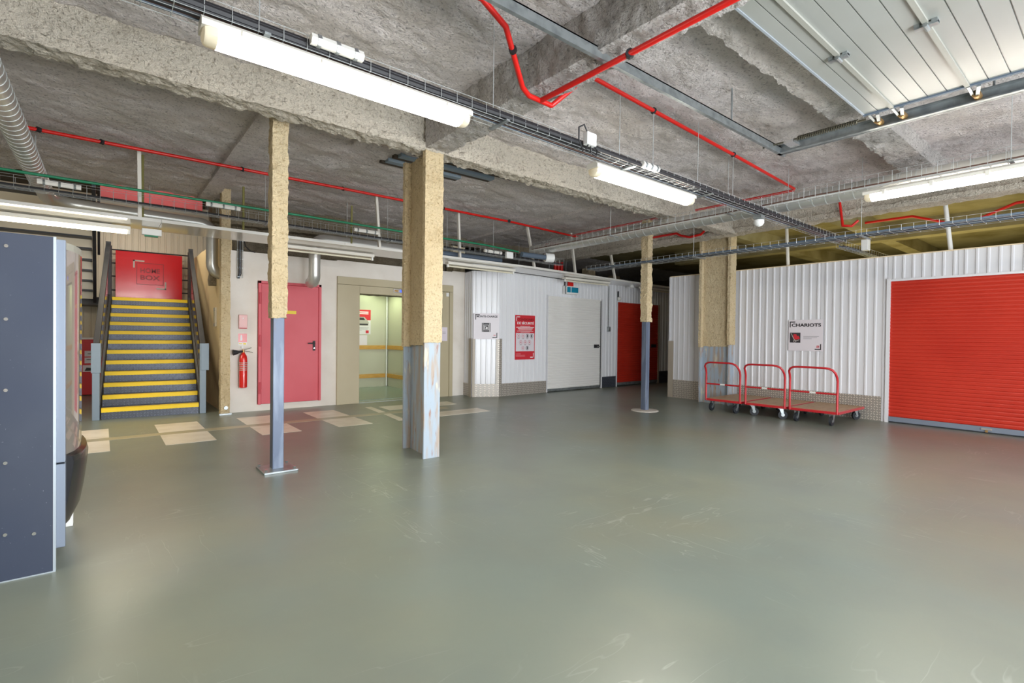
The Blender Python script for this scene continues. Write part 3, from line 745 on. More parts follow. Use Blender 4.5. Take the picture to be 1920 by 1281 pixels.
# red information board below
rb = thing('red_board', 'low red board with two white labels left of the stairs', 'board', (-.5, 13.85, 0))
pr = Plate(rb, (-1.3, 13.85, .02), (1, 0, 0), (0, 0, 1))
pr.rect('board', 0, 0, 1.32, 1.16, REDPOST, 0, .02); pr.rect('top_strip', 0, 1.16, 1.32, 1.20, WPRINT, 0, .03)
pr.rect('label_sheet', 1.03, .80, 1.24, .92, PAPER, .02, .023); pr.rect('label_sheet', 1.03, .66, 1.24, .78, PAPER, .02, .023)
pr.rects('text_line', [(1.08, .85, 1.18, .862), (1.06, .73, 1.2, .742)], CHAR, .023, .025)
pr.rect('pictogram_plate', 1.0, .48, 1.28, .62, PAPER, .02, .023); pr.poly('pictogram', [(1.03, .50), (1.20, .50), (1.26, .55), (1.20, .60), (1.14, .56), (1.06, .57)], CHAR, .023, .026)

# ------------------------------------------------------------------ wall items left of the fire door
ex = thing('fire_extinguisher', 'red fire extinguisher with black horn hanging on white wall', 'fire extinguisher', (1.865, 9.52, .42))
MB().lathe([(.045, .42), (.062, .43), (.064, .90), (.055, .96), (.03, 1.0), (.022, 1.02)], (1.868, 9.52, 0), 20).build('cylinder', EXTRED, ex, smooth=True)
MB().lathe([(.02, 1.01), (.024, 1.03), (.018, 1.07)], (1.868, 9.52, 0), 12).build('valve', BRASS, ex, smooth=True)
MB().tube([(1.86, 9.51, 1.04), (1.80, 9.50, 1.03), (1.765, 9.50, 1.025), (1.71, 9.50, 1.02)], [.012, .022, .036, .05], 14).build('horn', BLACK, ex, smooth=True)
MB().tube([(1.87, 9.51, 1.06), (1.93, 9.50, 1.08), (1.99, 9.50, 1.10)], .006, 6).build('lever', CHROME, ex); MB().tube([(1.87, 9.51, 1.045), (1.94, 9.50, 1.035), (2.01, 9.50, 1.02)], .006, 6).build('carry_handle', CHROME, ex)
lbm = MB()
for z, a in ((.72, 36), (.75, 30), (.78, 38), (.81, 26), (.84, 34)):
    lbm.tube([(1.868, 9.52, z), (1.868, 9.52, z+.012)], .0648, 20, cap=False)
lbm.build('label_print', GREYM, ex); box(1.84, 9.57, .6, 1.90, 9.60, .95).build('wall_bracket', BLACK, ex)
MB().cyl((1.865, 9.6, 1.11), (1.865, 9.575, 1.11), .02, 10).build('hook', WHITEP, ex)
cp = thing('alarm_box', 'pale red metal box high on white wall above the extinguisher', 'box', (1.87, 9.6, 1.41))
box(1.806, 9.555, 1.42, 1.936, 9.6, 1.66).build('case', PINKBOX, cp, bevel=.006); MB().cyl((1.87, 9.556, 1.60), (1.87, 9.55, 1.60), .01, 8).build('lock', WHITEP, cp); box(1.815, 9.551, 1.425, 1.927, 9.556, 1.44).build('bottom_slot', PINKD, cp)
sg = thing('extinguisher_sign', 'small red and white sign above the fire extinguisher', 'sign', (1.87, 9.6, 1.14)); pg = Plate(sg, (1.805, 9.6, 1.14), (1, 0, 0), (0, 0, 1))
pg.rect('sheet', 0, 0, .133, .20, WPRINT, 0, .003); pg.rect('red_field', 0, .05, .133, .20, mat('faded_red', (226, 120, 120), .25), .003, .004); pg.poly('pictogram', [(.03, .08), (.06, .08), (.06, .15), (.05, .18), (.035, .17)], WPRINT, .004, .005); pg.rects('text_line', [(.01, .02, .06, .035), (.075, .012, .12, .04)], YSTICK, .003, .004)
wcb = thing('cable_drop', 'black cables clipped on a small wire ladder on white wall', 'cable', (1.80, 9.6, 2.3))
lad = MB()
for x in (1.78, 1.86): lad.cyl((x, 9.56, 2.28), (x, 9.56, 2.95), .005, 5)
for z in (2.3, 2.45, 2.6, 2.75, 2.9): lad.cyl((1.77, 9.56, z), (1.87, 9.56, z), .004, 5)
lad.build('wire_ladder', GALVW, wcb)
for dx, m in ((0, BLACK), (.018, BLUEC), (.036, BLACK)): MB().tube([(1.80+dx, 9.555, 3.0), (1.80+dx, 9.555, 2.35), (1.785+dx*.6, 9.57, 2.27)], .007, 6).build('cable', m, wcb)
MB().tube([(1.88, 9.57, 2.95), (1.90, 9.58, 2.83), (1.98, 9.59, 2.76), (2.06, 9.59, 2.74)], .008, 6).build('cable', BLACK, wcb)

# ------------------------------------------------------------------ signs
u_ = Vector((.53, -.27, 0)).normalized()
ms = thing('lift_sign', 'white square sign with a lift pictogram on the splayed wall corner', 'sign', (6.6, 9.0, 1.28))
o_ = Vector((6.335, 9.158, 1.275)) + Vector((u_.y, -u_.x, 0))*.02
pm = Plate(ms, o_, u_, (0, 0, 1)); WID = .575
pm.rect('board', 0, 0, WID, .565, SIGNW, 0, .006)
pm.rects('corner_mark', [(.035, .525, .135, .545), (.035, .425, .053, .545)], CHAR, .006, .008); pm.rects('corner_mark', [(.42, .03, .53, .048), (.512, .03, .53, .14)], CHAR, .006, .008)
pm.text('MONTE-CHARGE', .065, .475, .465, .045, CHAR, .035, c=.007)
pm.rect('pictogram_field', .185, .16, .375, .355, CHAR, .006, .008)
pm.rects('pictogram_line', [(.205, .165, .213, .35), (.347, .165, .355, .35), (.225, .20, .335, .208), (.225, .305, .335, .313), (.225, .20, .233, .313), (.327, .20, .335, .313), (.245, .225, .253, .29), (.245, .282, .285, .29), (.245, .225, .27, .233)], WPRINT, .008, .010)
pm.poly('pictogram_box', [(.275, .222), (.312, .222), (.312, .262), (.275, .262)], WPRINT, .008, .010)
pm.text('HOME BOX', .445, .075, .05, .022, REDPOST, .02, c=.007)
sn = thing('safety_notice', 'tall red safety notice with rows of pictograms on ribbed wall', 'sign', (7.6, 8.93, .8))
ps = Plate(sn, (7.305, 8.90, .81), (1, 0.0, 0), (0, 0, 1))
ps.rect('board', 0, 0, .60, 1.02, REDPOST, 0, .006); ps.rect('white_field', .022, .19, .578, .61, SIGNW, .006, .008)
ps.rects('corner_mark', [(.03, .97, .14, .988), (.03, .88, .045, .988)], WPRINT, .006, .008); ps.rects('corner_mark', [(.46, .04, .565, .058), (.55, .04, .565, .15)], WPRINT, .006, .008)
ps.text('CONSIGNES', .06, .895, .5, .055, DARKRED, .015, c=.007); ps.text('DE SÉCURITÉ', .06, .81, .5, .07, WPRINT, .02, c=.007)
ps.rects('text_line', [(.15, .765, .45, .773), (.03, .735, .57, .748), (.08, .705, .53, .718), (.10, .678, .5, .69), (.05, .65, .55, .657), (.16, .628, .44, .634)], WPRINT, .006, .0075)
ps.rects('text_line', [(.03, .125, .17, .135), (.03, .10, .30, .105), (.03, .085, .30, .09), (.03, .07, .30, .075)], mat('pink_print', (230, 150, 156), .5), .006, .0075)
for (cx, cy, dk) in [(.10, .545, 0), (.235, .545, 0), (.365, .545, 1), (.495, .545, 1), (.17, .40, 0), (.30, .40, 0), (.43, .40, 0), (.235, .265, 0), (.365, .265, 1)]:
    ring = MB()
    pts = [ps.P(cx+.043*math.cos(k*math.pi/9), cy+.043*math.sin(k*math.pi/9), .009) for k in range(19)]
    ring.tube(pts, .0035, 4); ring.obox(ps.P(cx, cy, .009), (.03, .03 if not dk else .06, .003), ps.m)
    ring.build('pictogram', CHAR if dk else mat('rose_print', (206, 130, 140), .5), sn)
ps.rects('caption_line', [(cx-.03, cy-.065, cx+.03, cy-.055) for cx, cy in ((.10, .545), (.235, .545), (.365, .545), (.495, .545), (.17, .40), (.30, .40), (.43, .40))], GREYT, .008, .0095)
cs = thing('trolley_sign', 'white sign with a loaded hand-cart pictogram above the trolleys', 'sign', (10.08, 3.84, 1.13))
pc = Plate(cs, (10.08, 4.135, 1.135), (0, -1, 0), (0, 0, 1))
pc.rect('board', 0, 0, .585, .575, SIGNW, 0, .006)
pc.rects('corner_mark', [(.02, .525, .115, .543), (.02, .435, .036, .543)], CHAR, .006, .008); pc.rects('corner_mark', [(.455, .025, .56, .043), (.544, .025, .56, .13)], CHAR, .006, .008)
pc.text('CHARIOTS', .055, .445, .50, .062, CHAR, .035, c=.007)
pc.rect('pictogram_field', .025, .15, .21, .335, CHAR, .006, .008)
pc.poly('pictogram_box', [(.085, .225), (.14, .205), (.20, .225), (.185, .275), (.15, .275), (.14, .305), (.09, .31)], REDPOST, .008, .010)
pm2 = MB(); pm2.bar(pc.P(.045, .325, .010), pc.P(.115, .185, .010), .012, .003, pc.n); pm2.bar(pc.P(.125, .178, .010), pc.P(.195, .205, .010), .010, .003, pc.n); pm2.tube([pc.P(.112+.02*math.cos(k*math.pi/6), .178+.02*math.sin(k*math.pi/6), .010) for k in range(13)], .005, 5); pm2.build('pictogram_cart', GREYM, cs)
pc.rects('text_line', [(.26, .262, .52, .270), (.26, .242, .49, .249), (.26, .222, .40, .229)], GREYT, .006, .0075)
pc.text('HOME', .485, .082, .045, .02, REDPOST, .03, c=.007); pc.text('BOX', .485, .058, .045, .02, REDPOST, .03, c=.007)
el = thing('emergency_light', 'white emergency light box with teal stickers over the white shutter', 'lamp', (9.0, 8.93, 2.4))
box(8.83, 8.84, 2.40, 9.30, 8.93, 2.60).build('case', WHITEP, el, bevel=.008); box(8.83, 8.838, 2.40, 8.87, 8.842, 2.6).build('side_cover', GALV, el)
box(8.90, 8.833, 2.445, 9.02, 8.841, 2.575).build('teal_panel', TEAL, el); box(9.05, 8.833, 2.445, 9.29, 8.841, 2.575).build('teal_panel', TEAL, el)
rt = thing('red_tag', 'small red tag hanging over the emergency light box', 'tag', (9.05, 8.88, 2.6)); box(8.96, 8.87, 2.603, 9.15, 8.88, 2.70).build('plate', REDP, rt); box(8.86, 8.88, 2.6, 8.885, 8.9, 2.70).build('black_hook', BLACK, rt)
sw = thing('switch_box', 'small grey switch box with thin conduit between white and red shutters', 'switch', (10.55, 8.93, 1.5))
box(10.51, 8.875, 1.50, 10.60, 8.935, 1.62).build('box', GALV, sw, bevel=.004); MB().cyl((10.555, 8.91, 1.62), (10.555, 8.91, 2.74), .01, 8).build('conduit', GALV, sw); box(10.535, 8.868, 1.535, 10.575, 8.876, 1.585).build('switch_key', CHROME, sw)
wf_ = thing('wall_socket', 'thin cream socket plate on yellowish wall beside stairs', 'socket', (1.58, 10.42, 1.46)); box(1.57, 10.34, 1.46, 1.60, 10.50, 1.80).build('plate', PANELW, wf_, bevel=.004); box(1.562, 10.37, 1.52, 1.572, 10.47, 1.74).build('cover', LIFTB, wf_)

# ------------------------------------------------------------------ trolleys
def caster(mb_w, x, y, swivel):
    pass
def make_trolley(label, y0, y1, angs, group='red platform trolleys'):
    x0, x1 = 8.84, 10.0; yc = (y0+y1)/2
    t = thing('platform_trolley', label, 'trolley', (x0, yc, 0))
    zt = .225; h = .022
    fr = MB()
    for a, b in (((x0, y0), (x1, y0)), ((x0, y1), (x1, y1)), ((x0, y0), (x0, y1)), ((x1, y0), (x1, y1))):
        fr.bar((a[0], a[1], zt-.02), (b[0], b[1], zt-.02), .03, .04)
    fr.build('frame', TROL, t, bevel=.004)
    box(x0+.015, y0+.015, zt-.012, x1-.015, y1-.015, zt+.004).build('deck', PLY, t)
    hd = MB(); r = .017; rad = .12
    pts = [(x0-.005, y1-.01, zt-.03), (x0-.005, y1-.01, .50), (x0-.005, y1-.01, .70), (x0-.025, y1-.012, .765), (x0-.075, y1-.02, .83), (x0-.10, y1-.05, .875), (x0-.115, y1-.10, .898), (x0-.12, y1-.16, .905)]
    pts2 = [(px, y0+(y1-py), pz) for px, py, pz in pts][::-1]
    hd.tube(pts+pts2, r, 10); hd.build('handle', TROL, t, smooth=True)
    cb = MB().cyl((x0-.005, y1-.01, .50), (x0-.005, y0+.01, .50), .015, 10).build('crossbar', TROL, t, smooth=True)
    MB().cyl((x0-.005, yc+.045, .50), (x0-.005, yc-.045, .50), .0165, 10).build('sticker', WHITEP, cb)
    for (cx, cy), a in zip(((x0+.07, y1-.10), (x0+.07, y0+.10), (x1-.10, y1-.10), (x1-.10, y0+.10)), angs):
        m = Matrix.Rotation(a, 3, 'Z'); c = Vector((cx, cy, 0)); rr = .072
        def W(p): return c + m @ Vector(p)
        wh = MB(); wh.tube([W((.03, -.017, rr)), W((.03, .017, rr))], rr, 20); w_ = wh.build('caster_wheel', RUBBER, t, smooth=True, ang=30)
        MB().tube([W((.03, -.021, rr)), W((.03, .021, rr))], .028, 12).build('wheel_hub', GALV, w_)
        fk = MB()
        for s_ in (-1, 1):
            fk.prism([W((-.03, s_*.026, .178)), W((.035, s_*.026, .178)), W((.045, s_*.026, rr)), W((.015, s_*.026, rr))], m @ Vector((0, s_*.004, 0)))
        fk.obox(W((0, 0, .180)), (.09, .075, .01), m); fk.cyl(W((.03, -.032, rr)), W((.03, .032, rr)), .008, 8)
        fk.build('caster_fork', GALV, t)
    return t
make_trolley('red platform trolley before the broad wall column, leftmost of three', 4.42, 5.09, (R(180), R(170), R(10), R(0)))
make_trolley('red platform trolley in the middle, between two others', 3.66, 4.34, (R(-62), R(-58), R(0), R(8)))
make_trolley('red platform trolley nearest the large red shutter', 2.885, 3.60, (R(178), R(180), R(-8), R(-30)))

# ------------------------------------------------------------------ lamps
WARM = (1.0, 0.89, 0.70)
def tube_lamp(label, a, b, lit=True, power=40, wd=.13, group=None, big=True, col=WARM):
    a, b = Vector(a), Vector(b); c = (a+b)/2; d = (b-a).normalized(); sd = Vector((0,0,1)).cross(d); ln = (b-a).length
    t = thing('tube_lamp', label, 'lamp', tuple(c)); M = Matrix((d, sd, Vector((0,0,1)))).transposed()
    if big:
        h = MB()
        sec = [(-wd/2, .004), (-wd/2, .034), (-wd*.34, .055), (wd*.34, .055), (wd/2, .034), (wd/2, .004)]
        h.prism([c+d*(-ln/2)+sd*p+Vector((0,0,q)) for p, q in sec][::-1], d*ln); h.build('housing', HOUSING, t)
        s2 = [(-wd*.485, .004), (-wd*.47, -.034), (-wd*.30, -.056), (0, -.064), (wd*.30, -.056), (wd*.47, -.034), (wd*.485, .004)]
        g = MB(); g.prism([c+d*(-ln/2+.07)+sd*p+Vector((0,0,q)) for p, q in s2], d*(ln-.14)); g.build('diffuser', LENS if lit else TUBEOFF, t, smooth=True)
        for s_ in (-1, 1):
            e = MB(); q0 = c+d*s_*(ln/2-.07); rings = ((0, 1), (.04, .98), (.055, .86), (.062, .6))
            base = len(e.v)
            for off, k in rings:
                for p, q in s2: e.v.append(q0+d*s_*off+sd*p*k+Vector((0,0, -.01+(q+.01)*k)))
            ns = len(s2)
            for i in range(len(rings)-1):
                for j in range(ns): e.face([i*ns+j, i*ns+(j+1) % ns, (i+1)*ns+(j+1) % ns, (i+1)*ns+j])
            e.face([(len(rings)-1)*ns+j for j in range(ns)])
            e.build('end_cap', LENSEND if lit else TUBEOFF, t, smooth=True)
        for k in (-.38, -.13, .13, .38):
            MB().obox(c+d*ln*k+sd*(-wd/2-.003)+Vector((0,0,.005)), (.03, .012, .05), M).build('clip', HOUSING, t)
    else:
        MB().obox(c+Vector((0,0,.035)), (ln, wd, .05), M).build('housing', HOUSING, t, bevel=.006)
        MB().cyl(c-d*(ln/2-.04)+Vector((0,0,-.02)), c+d*(ln/2-.04)+Vector((0,0,-.02)), .016 if not lit else .02, 12).build('tube', TUBE if lit else TUBEOFF, t, smooth=True)
        for s_ in (-1, 1): MB().obox(c+d*s_*(ln/2-.02)+Vector((0,0,-.012)), (.03, .04, .06), M).build('lamp_holder', WHITEP, t)
    if lit:
        L_ = area('tube_light', (0, 0, -.085), (0, 0, math.atan2(d.y, d.x)), ln-.1, .1, power, col, t)
    return t
tube_lamp('lit tube lamp under the black cable tray, left of the H column', (.37, 2.90, 2.825), (1.94, 2.90, 2.825), power=10)
tube_lamp('lit tube lamp under the cable tray, right of the white junction box', (3.36, 3.05, 2.835), (4.94, 3.05, 2.835), power=10)
tube_lamp('lit tube lamp under the tray near the overhead door track', (6.42, 1.88, 2.90), (6.42, .31, 2.90), power=10)
tube_lamp('lit bare tube lamp under the soffit above the vending machine', (-1.33, 8.45, 2.685), (.30, 8.45, 2.685), power=30, big=False, wd=.10)
bl = thing('ballast_box', 'short white box at the end of the lit soffit tube', 'box', (.5, 8.45, 2.66)); box(.42, 8.41, 2.66, .64, 8.49, 2.745).build('case', WHITEP, bl, bevel=.005); box(.45, 8.425, 2.64, .60, 8.47, 2.66).build('green_terminal', GREENP, bl)
tube_lamp('unlit white tube lamp under the soffit above the fire door', (2.20, 8.45, 2.685), (3.70, 8.45, 2.685), False, big=False, wd=.12)
tube_lamp('unlit white tube lamp under the soffit left of the splayed wall corner', (5.08, 8.25, 2.685), (6.72, 8.25, 2.685), False, big=False, wd=.12)
tube_lamp('unlit white tube lamp under the soffit above the teal light box', (8.45, 8.5, 2.69), (10.05, 8.5, 2.69), False, big=False, wd=.12)
tube_lamp('dim tube lamp under the soffit in the dark passage', (11.5, 8.6, 2.69), (13.1, 8.6, 2.69), False, big=False, wd=.12)
tube_lamp('storage room tube lamp hidden behind the right ribbed wall', (12.0, 3.2, 2.45), (13.6, 3.2, 2.45), power=50, big=False, col=(1, .84, .46))
area('storage_fill_upward', (12.8, 2.6, 1.6), (R(180), 0, 0), 4.0, 3.0, 60, (1, .86, .46))  # added unseen fill that brightens the storage ceiling
tube_lamp('added tube lamp over the stair landing, unseen above the soffit', (-.1, 12.0, 4.1), (1.5, 12.0, 4.1), power=26, big=False, wd=.12)  # added out of view to brighten the stairs and the red panel

sc_ = thing('soffit_cable', 'thin black cable between the two unlit lamps at the notice wall', 'cable', (6.8, 8.3, 2.72))
MB().tube([(6.7, 8.27, 2.69), (7.6, 8.4, 2.70), (8.5, 8.5, 2.69)], .008, 6).build('cable_run', BLACK, sc_)
rd = thing('round_detector', 'small round white detector under the soffit near the passage', 'sensor', (11.0, 8.6, 2.7))
MB().lathe([(.03, 2.66), (.06, 2.68), (.06, 2.72), (.03, 2.755)], (11.0, 8.5, 0), 14).build('detector_head', WHITEP, rd, smooth=True); MB().cyl((10.95, 8.92, 2.44), (10.95, 8.92, 2.60), .02, 8).build('black_stem', BLACK, rd); MB().lathe([(.03, 2.34), (.055, 2.37), (.05, 2.43), (.02, 2.45)], (10.95, 8.88, 0), 12).build('clear_bulb', PANELW, rd, smooth=True)
tube_lamp('added lit tube lamp extending the tray row, unseen left of the frame', (-2.6, 2.90, 2.825), (-1.03, 2.90, 2.825), power=12)  # added out of view to bring more light to the ceiling
tube_lamp('added lit bare tube lamp further left under the soffit, unseen beyond the frame', (-3.4, 8.45, 2.685), (-1.8, 8.45, 2.685), power=30, big=False, wd=.10)  # added out of view for warm light at the back left
# ------------------------------------------------------------------ cable trays
def tray(name, label, a, b, wd, ht, cables, hang=(), step=.12, rungs=None, open_bottom=False):
    a, b = Vector(a), Vector(b); d = (b-a).normalized(); sd = Vector((0,0,1)).cross(d); ln = (b-a).length; up = Vector((0,0,1))
    t = thing(name, label, 'cable tray', tuple((a+b)/2))
    wm = MB(); r = .0017
    for s_ in (-1, 1):
        for k in (0, 1): wm.tube([a+sd*s_*wd/2+up*ht*k, b+sd*s_*wd/2+up*ht*k], r, 4)
    for k in (-.17, .17): wm.tube([a+sd*wd*k, b+sd*wd*k], r, 4)
    n = int(ln/step)
    for i in range(n+1):
        p = a+d*(ln*i/n)
        wm.tube([p+sd*wd/2+up*ht, p+sd*wd/2, p-sd*wd/2, p-sd*wd/2+up*ht], r, 4)
    tag(wm.build('wire_mesh', GALVW, t), kind='stuff')
    rnd = random.Random(len(name)+int(ln*10))
    for i, (m, rad) in enumerate(cables):
        off = (i+.5)/max(1, len(cables))*wd*.84-wd*.42; pts = []
        for k in range(9):
            q = a+d*(ln*k/8)+sd*(off+rnd.uniform(-.012, .012))+up*(rad+.006+rnd.uniform(0, .012)+(.026 if i % 2 else 0)*(len(cables) > 9)); pts.append(q)
        MB().tube(pts, rad, 6).build('cable', m, t)
    for k, ztop in hang:
        p = a+d*(ln*k)
        MB().tube([p+sd*wd*.5, p+sd*wd*.5+up*(ztop-p.z)], .003, 5).build('hanger_wire', GALVW, t)
        MB().obox(p-up*.008, (.03, wd+.06, .012), Matrix((d, sd, up)).transposed()).build('support_bracket', GALV, t)
    return t
CB = [(BLACK, .018), (BLACK, .017), (BLACK, .018), (BLACK, .016), (BROWNC, .014), (BLACK, .018), (BLACK, .017), (BLACK, .016), (BLACK, .013), (YELC, .008), (BROWNC, .011), (BLACK, .016), (BLUEC, .012), (BLACK, .013)]
tray('cable_tray', 'long wire tray of black cables above the two ceiling tube lamps', (-3, 2.90, 2.895), (9.2, 3.0, 2.895), .15, .075, CB, [(.30, CEILZ), (.43, CEILZ), (.55, CEILZ), (.66, CEILZ), (.85, CEILZ)])
tray('cable_tray', 'wire tray with one pale cable running above the right tube lamp', (6.42, -2.5, 2.985), (6.42, 7.3, 2.985), .16, .12, [(WHITEP, .010), (BROWNC, .008)], [(.33, CEILZ), (.6, CEILZ), (.8, CEILZ)])
tray('cable_tray', 'wide wire tray passing just above the right wall line', (7.75, -2.5, 2.70), (7.75, 7.0, 2.70), .32, .07, [(BLACK, .014), (BLUEC, .012), (BLACK, .012), (BLUEC, .010), (BLACK, .014), (BLUEC, .014), (BLACK, .010), (BLUEC, .014)], [(.28, CEILZ), (.5, CEILZ), (.75, CEILZ)])
tray('cable_tray', 'wire tray with green conduit running along above the white soffit', (-4, 7.72, 2.92), (7.6, 7.72, 2.86), .14, .13, [(BLACK, .012), (GALV, .010), (BLACK, .014), (BLUEC, .010), (BROWNC, .008)], [(.25, CEILZ), (.5, CEILZ), (.66, CEILZ)])
tray('cable_tray', 'far wire tray with orange cables in the dark above the soffit', (6.5, 9.6, 2.92), (17, 9.7, 2.92), .2, .08, [(ORANGE, .014), (BLACK, .012), (ORANGE, .012), (YELC, .01)], [(.05, CEILZ), (.15, CEILZ), (.25, CEILZ)])
tray('cable_tray', 'second far wire tray with pale cables in the dark above the soffit', (7.5, 10.8, 2.95), (17.5, 10.9, 2.95), .3, .1, [(WHITEP, .012), (ORANGE, .012), (BLACK, .02)], [(.1, 4.3), (.35, 4.3), (.6, 4.3)])
tray('cable_tray', 'wire tray crossing over the right ribbed wall into the storage', (9.2, 3.0, 2.83), (14, 2.95, 2.85), .14, .08, [(BLACK, .012), (BLUEC, .012)], [])
# conduit along the tray on the soffit side
def pipe(name, label, cat, pts, r, m, seg=10, clips=(), hang=(), group=None):
    t = thing(name, label, cat, tuple(pts[0]))
    MB().tube(pts, r, seg).build('pipe_run', m, t, smooth=True)
    for p in clips:
        MB().cyl((p[0]-.012, p[1]-.012, p[2]), (p[0]+.012, p[1]+.012, p[2]), r*1.45, 8).build('pipe_clip', BLACK, t)
    for p, z in hang: MB().cyl((p[0], p[1], p[2]), (p[0], p[1], z), .004, 5).build('hanger_rod', GALVW, t)
    return t
pipe('green_conduit', 'green cable run along the wire tray above the soffit', 'conduit', [(-4, 7.62, 3.075), (.6, 7.62, 3.06), (2.4, 7.62, 3.055), (5.5, 7.62, 3.03), (6.3, 7.6, 2.99)], .016, GREENP)
pipe('grey_pipe', 'short dark grey pipe lagging under the tray above the splayed corner', 'pipe', [(4.9, 8.28, 2.90), (6.4, 8.28, 2.90)], .05, BLUEC, 14, hang=[((5.1, 8.28, 2.94), 3.69), ((6.2, 8.28, 2.94), 3.69)])
for i, (x0, y, z) in enumerate(((.35, 7.62, 2.97), (1.45, 7.62, 2.985), (3.0, 7.62, 2.945), (5.35, 7.62, 2.92))):
    pass
def splice(label, a, b, r=.03):
    t = thing('cable_splice', label, 'box', a)
    MB().tube([a, b], r, 6).build('clear_sleeve', PANELW, t); 
    for k in (.15, .5, .85):
        p = Vector(a).lerp(Vector(b), k); dd = (Vector(b)-Vector(a)).normalized()*.01
        MB().cyl(p-dd, p+dd, r*1.15, 6).build('strap', GALV, t)
splice('pale splice sleeve on tray directly above the lit soffit tube', (-.55, 7.62, 2.99), (-.18, 7.62, 2.985))
splice('pale splice sleeve on tray near the corner pillar top', (1.05, 7.62, 3.02), (1.45, 7.62, 3.015))
splice('pale splice sleeve on tray above the lift front', (3.02, 7.62, 2.965), (3.42, 7.62, 2.96))
splice('pale splice sleeve on tray above the notice wall', (5.5, 7.62, 2.925), (5.9, 7.62, 2.92))
splice('white ribbed splice sleeve on the tray above the nearest lamp', (.87, 2.815, 2.935), (1.16, 2.815, 2.935), .03)
splice('pale green splice sleeve on the tray above the middle lamp', (3.84, 2.87, 2.935), (4.08, 2.87, 2.935), .03)
jb = thing('junction_box', 'white square junction box on the black cable tray', 'box', (3.09, 2.83, 2.95))
box(3.03, 2.80, 2.905, 3.14, 2.85, 3.005).build('case', WHITEP, jb, bevel=.006)
MB().tube([(3.05, 2.82, 3.0), (3.0, 2.81, 3.05), (2.95, 2.82, 3.02), (2.96, 2.83, 2.93), (3.0, 2.82, 2.84), (3.04, 2.82, 2.87), (3.06, 2.82, 2.91)], .006, 6).build('looped_cable', BLACK, jb)
MB().tube([(3.10, 2.83, 2.91), (3.09, 2.82, 2.85), (3.14, 2.81, 2.83), (3.17, 2.82, 2.88), (3.15, 2.84, 2.92)], .006, 6).build('looped_cable', BLACK, jb)
jb2 = thing('junction_box', 'white junction box on the tray above the soffit notice wall', 'box', (6.1, 7.6, 2.85)); box(6.0, 7.58, 2.84, 6.16, 7.64, 2.96).build('case', WHITEP, jb2, bevel=.006)
jb3 = thing('junction_box', 'white junction box on the tray over the right ribbed wall', 'box', (10.3, 2.9, 2.9)); box(9.95, 2.85, 2.86, 10.08, 2.95, 3.04).build('case', WHITEP, jb3, bevel=.006)
de = thing('motion_sensor', 'white dome sensor hanging under the tray near the wall column', 'sensor', (6.9, 3.0, 2.82))
MB().lathe([(.01, 2.745), (.045, 2.76), (.062, 2.79), (.06, 2.825), (.02, 2.84)], (6.35, 2.98, 0), 16).build('dome', WHITEP, de, smooth=True)
box(6.30, 2.93, 2.84, 6.40, 3.03, 2.885).build('bracket', GALV, de)
pc_ = thing('pipe_end_cap', 'grey pipe with round white end cap above the notice wall', 'pipe', (7.0, 7.55, 2.95))
MB().cyl((6.30, 7.5, 2.93), (7.0, 7.5, 2.935), .05, 16).build('pipe_run', BLUEC, pc_, smooth=True); MB().cyl((6.93, 7.52, 2.935), (7.10, 7.46, 2.935), .09, 20).build('end_cap', WHITEP, pc_, smooth=True)

# ------------------------------------------------------------------ ducts and sprinkler pipes
def arc_path(p0, p1, p2, r, n=8):
    p0, p1, p2 = Vector(p0), Vector(p1), Vector(p2); a = (p0-p1).normalized(); b = (p2-p1).normalized()
    s = p1+a*r; e = p1+b*r; out = []
    for i in range(n+1):
        t = i/n; out.append((1-t)**2*s+2*t*(1-t)*p1+t*t*e)
    return out
def duct(name, label, pts, r, m=DUCT, rings=0, seg=20):
    t = thing(name, label, 'duct', tuple(pts[0]))
    MB().tube(pts, r, seg).build('duct_run', m, t, smooth=True)
    if rings:
        p0, p1 = Vector(pts[0]), Vector(pts[1]); n = int((p1-p0).length/rings); rg = MB()
        for i in range(1, n):
            q = p0.lerp(p1, i/n); dd = (p1-p0).normalized()*.006; rg.tube([q-dd, q+dd], r*1.03, seg)
        tag(rg.build('spiral_seam', GALVW, t), kind='stuff')
    return t
duct('spiral_duct', 'long straight spiral duct under the ceiling beside the slim far column', [(7.02, 8.0, 3.14), (7.02, -2.5, 3.14)], .103, rings=.15)
dl = [(-.68, 3.0, 3.25), (-.61, 9.2, 3.25)]; dl2 = [Vector((-.61, 9.2, 3.25))]+arc_path((-.61, 9.2, 3.25), (-.60, 10.03, 3.24), (.7, 10.03, 3.22), .40)+[Vector((1.05, 10.03, 3.21))]+arc_path((1.05, 10.03, 3.21), (1.475, 10.03, 3.2), (1.475, 10.03, 2.6), .2)+[Vector((1.475, 10.03, 2.58))]+arc_path((1.475, 10.03, 2.7), (1.475, 10.03, 2.40), (1.72, 10.10, 2.34), .15)
tl = duct('spiral_duct', 'grey spiral duct at far left bending along the soffit to the pillar', dl, .1, rings=.13)
MB().tube(dl2, .09, 18).build('duct_bend', DUCT, tl, smooth=True)
for hp_ in ((-.66, 5.0, 3.3), (-.62, 8.4, 3.3), (.6, 10.03, 3.28)): MB().cyl(hp_, (hp_[0], hp_[1], 3.72), .006, 6).build('hanger_rod', GALVW, tl)
ed = [Vector((5.2, 8.9, 2.98)), Vector((3.2, 8.9, 2.98))]+arc_path((3.2, 8.9, 2.98), (2.84, 8.9, 2.98), (2.84, 8.9, 2.5), .2)+[Vector((2.84, 8.9, 2.36)), Vector((2.84, 8.92, 2.30)), Vector((2.84, 8.98, 2.25)), Vector((2.84, 9.1, 2.24))]
te = duct('elbow_duct', 'silver elbow duct dropping from soffit above the fire door', ed, .095)
